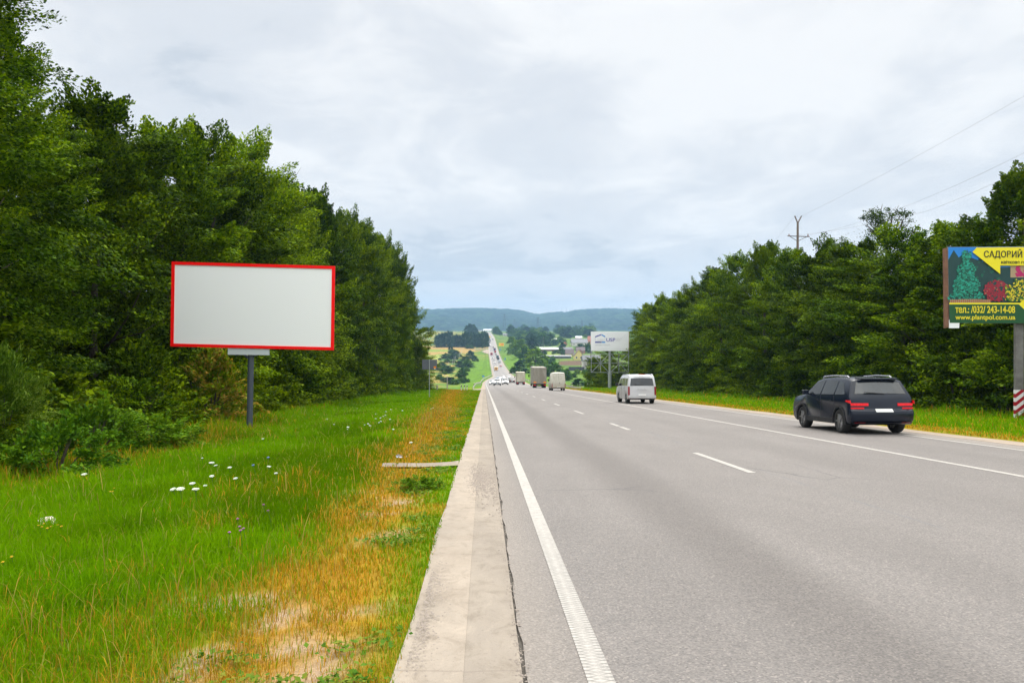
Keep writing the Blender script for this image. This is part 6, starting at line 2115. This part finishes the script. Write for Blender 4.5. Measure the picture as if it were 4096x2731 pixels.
for x, y in [(533, 668), (637, 643), (690, 621), (610, 692), (632, 680), (580, 708), (680, 722), (585, 745), (565, 758), (22, 720), (240, 805), (238, 825), (340, 608), (450, 770), (470, 790), (415, 782), (95, 776), (380, 560), (530, 716), (900, 968), (1130, 603), (1108, 612), (810, 633), (715, 828), (515, 458), (455, 400), (600, 435), (575, 432), (385, 490)]:
    flower(1300 + x / 2.613, 1400 + y / 2.613, rf.uniform(.75, 1.35), 'small distant white wildflower in the grass strip right of the billboard pole', 'distant white wildflowers')
PK = umbel(2, .022, M_pink); YL = umbel(3, .03, M_yel); BL = umbel(4, .025, M_blu)
for px, py in [(951, 2080), (959, 2110), (974, 2116), (918, 2128), (962, 2127), (1055, 2020), (1072, 2042)]:
    flower(px, py, .65, 'small purple-pink thistle flower in the grass below the white wildflowers', 'purple thistle flowers', PK, 'thistle', raise_=.25)
for px, py in [(441, 1966), (451, 1967), (456, 1953), (155, 2106), (168, 2110), (190, 2112), (205, 2108), (230, 2098), (246, 2106), (176, 2095), (12, 2250), (46, 2232)]:
    flower(px, py, .45, 'small yellow flower low in the grass of the left verge', 'yellow flowers in the verge', YL, 'yellow_flower', raise_=.24)
for px, py in [(1073, 1830), (1013, 1860)]:
    flower(px, py, 1.0, 'small blue chicory flower in the grass right of the billboard pole', 'blue chicory flowers', BL, 'chicory', raise_=.35)
p = ground(190, 2094, .16)
m = MB(); rn = random.Random(3); N = 14
ring = [(math.cos(k / N * 6.283) * rn.uniform(.85, 1.1), math.sin(k / N * 6.283) * rn.uniform(.8, 1.1)) for k in range(N)]
for s, z in ((.8, -.03), (1.0, .02), (.72, .06), (.3, .075)):
    m.v += [(x * .125 * s, y * .10 * s, z + rn.uniform(-.004, .004)) for x, y in ring]
for j in range(3):
    for k in range(N): m.face((j * N + k, j * N + (k + 1) % N, (j + 1) * N + (k + 1) % N, (j + 1) * N + k))
m.face([3 * N + k for k in range(N)])
o = m.build('pale_stone', plain('pale stone', c4(.66, .56, .46), .9), None, (p.x, p.y, gz(p.x, p.y) + .15), smooth=True)
o.rotation_euler = (.35, 0, 0)
tag(o, 'flat pale stone lying in the grass near the left frame edge', 'stone')

q_ = ground(1603, 1836, .05)
m = MB(); rn = random.Random(8)
for k in range(7):
    a = Vector((rn.uniform(-.07, .07), rn.uniform(-.05, .05), rn.uniform(0, .05)))
    m.poly([a + Vector((rn.uniform(-.07, .07), rn.uniform(-.05, .05), rn.uniform(0, .07))) for _ in range(3)])
o = m.build('litter', plain('bluish white plastic film', c4(.55, .58, .75), .5), None, (q_.x, q_.y, gz(q_.x, q_.y) + .05))
tag(o, 'crumpled bluish-white litter in the grass left of the drain channel', 'litter')

# ------------------------------------------------------------------ air
def haze():
    m = MB(); m.box((0, 2750, 125), (11000, 6100, 306))
    t = NT('air')
    v = t.n('ShaderNodeVolumePrincipled')
    v.inputs['Color'].default_value = (0.40, 0.67, 1.0, 1)
    v.inputs['Density'].default_value = 1.4e-4
    v.inputs['Anisotropy'].default_value = 0.2
    t.l(v.outputs[0], t.out.inputs['Volume'])
    o = m.build('haze', t.m); o['kind'] = 'stuff'
haze()
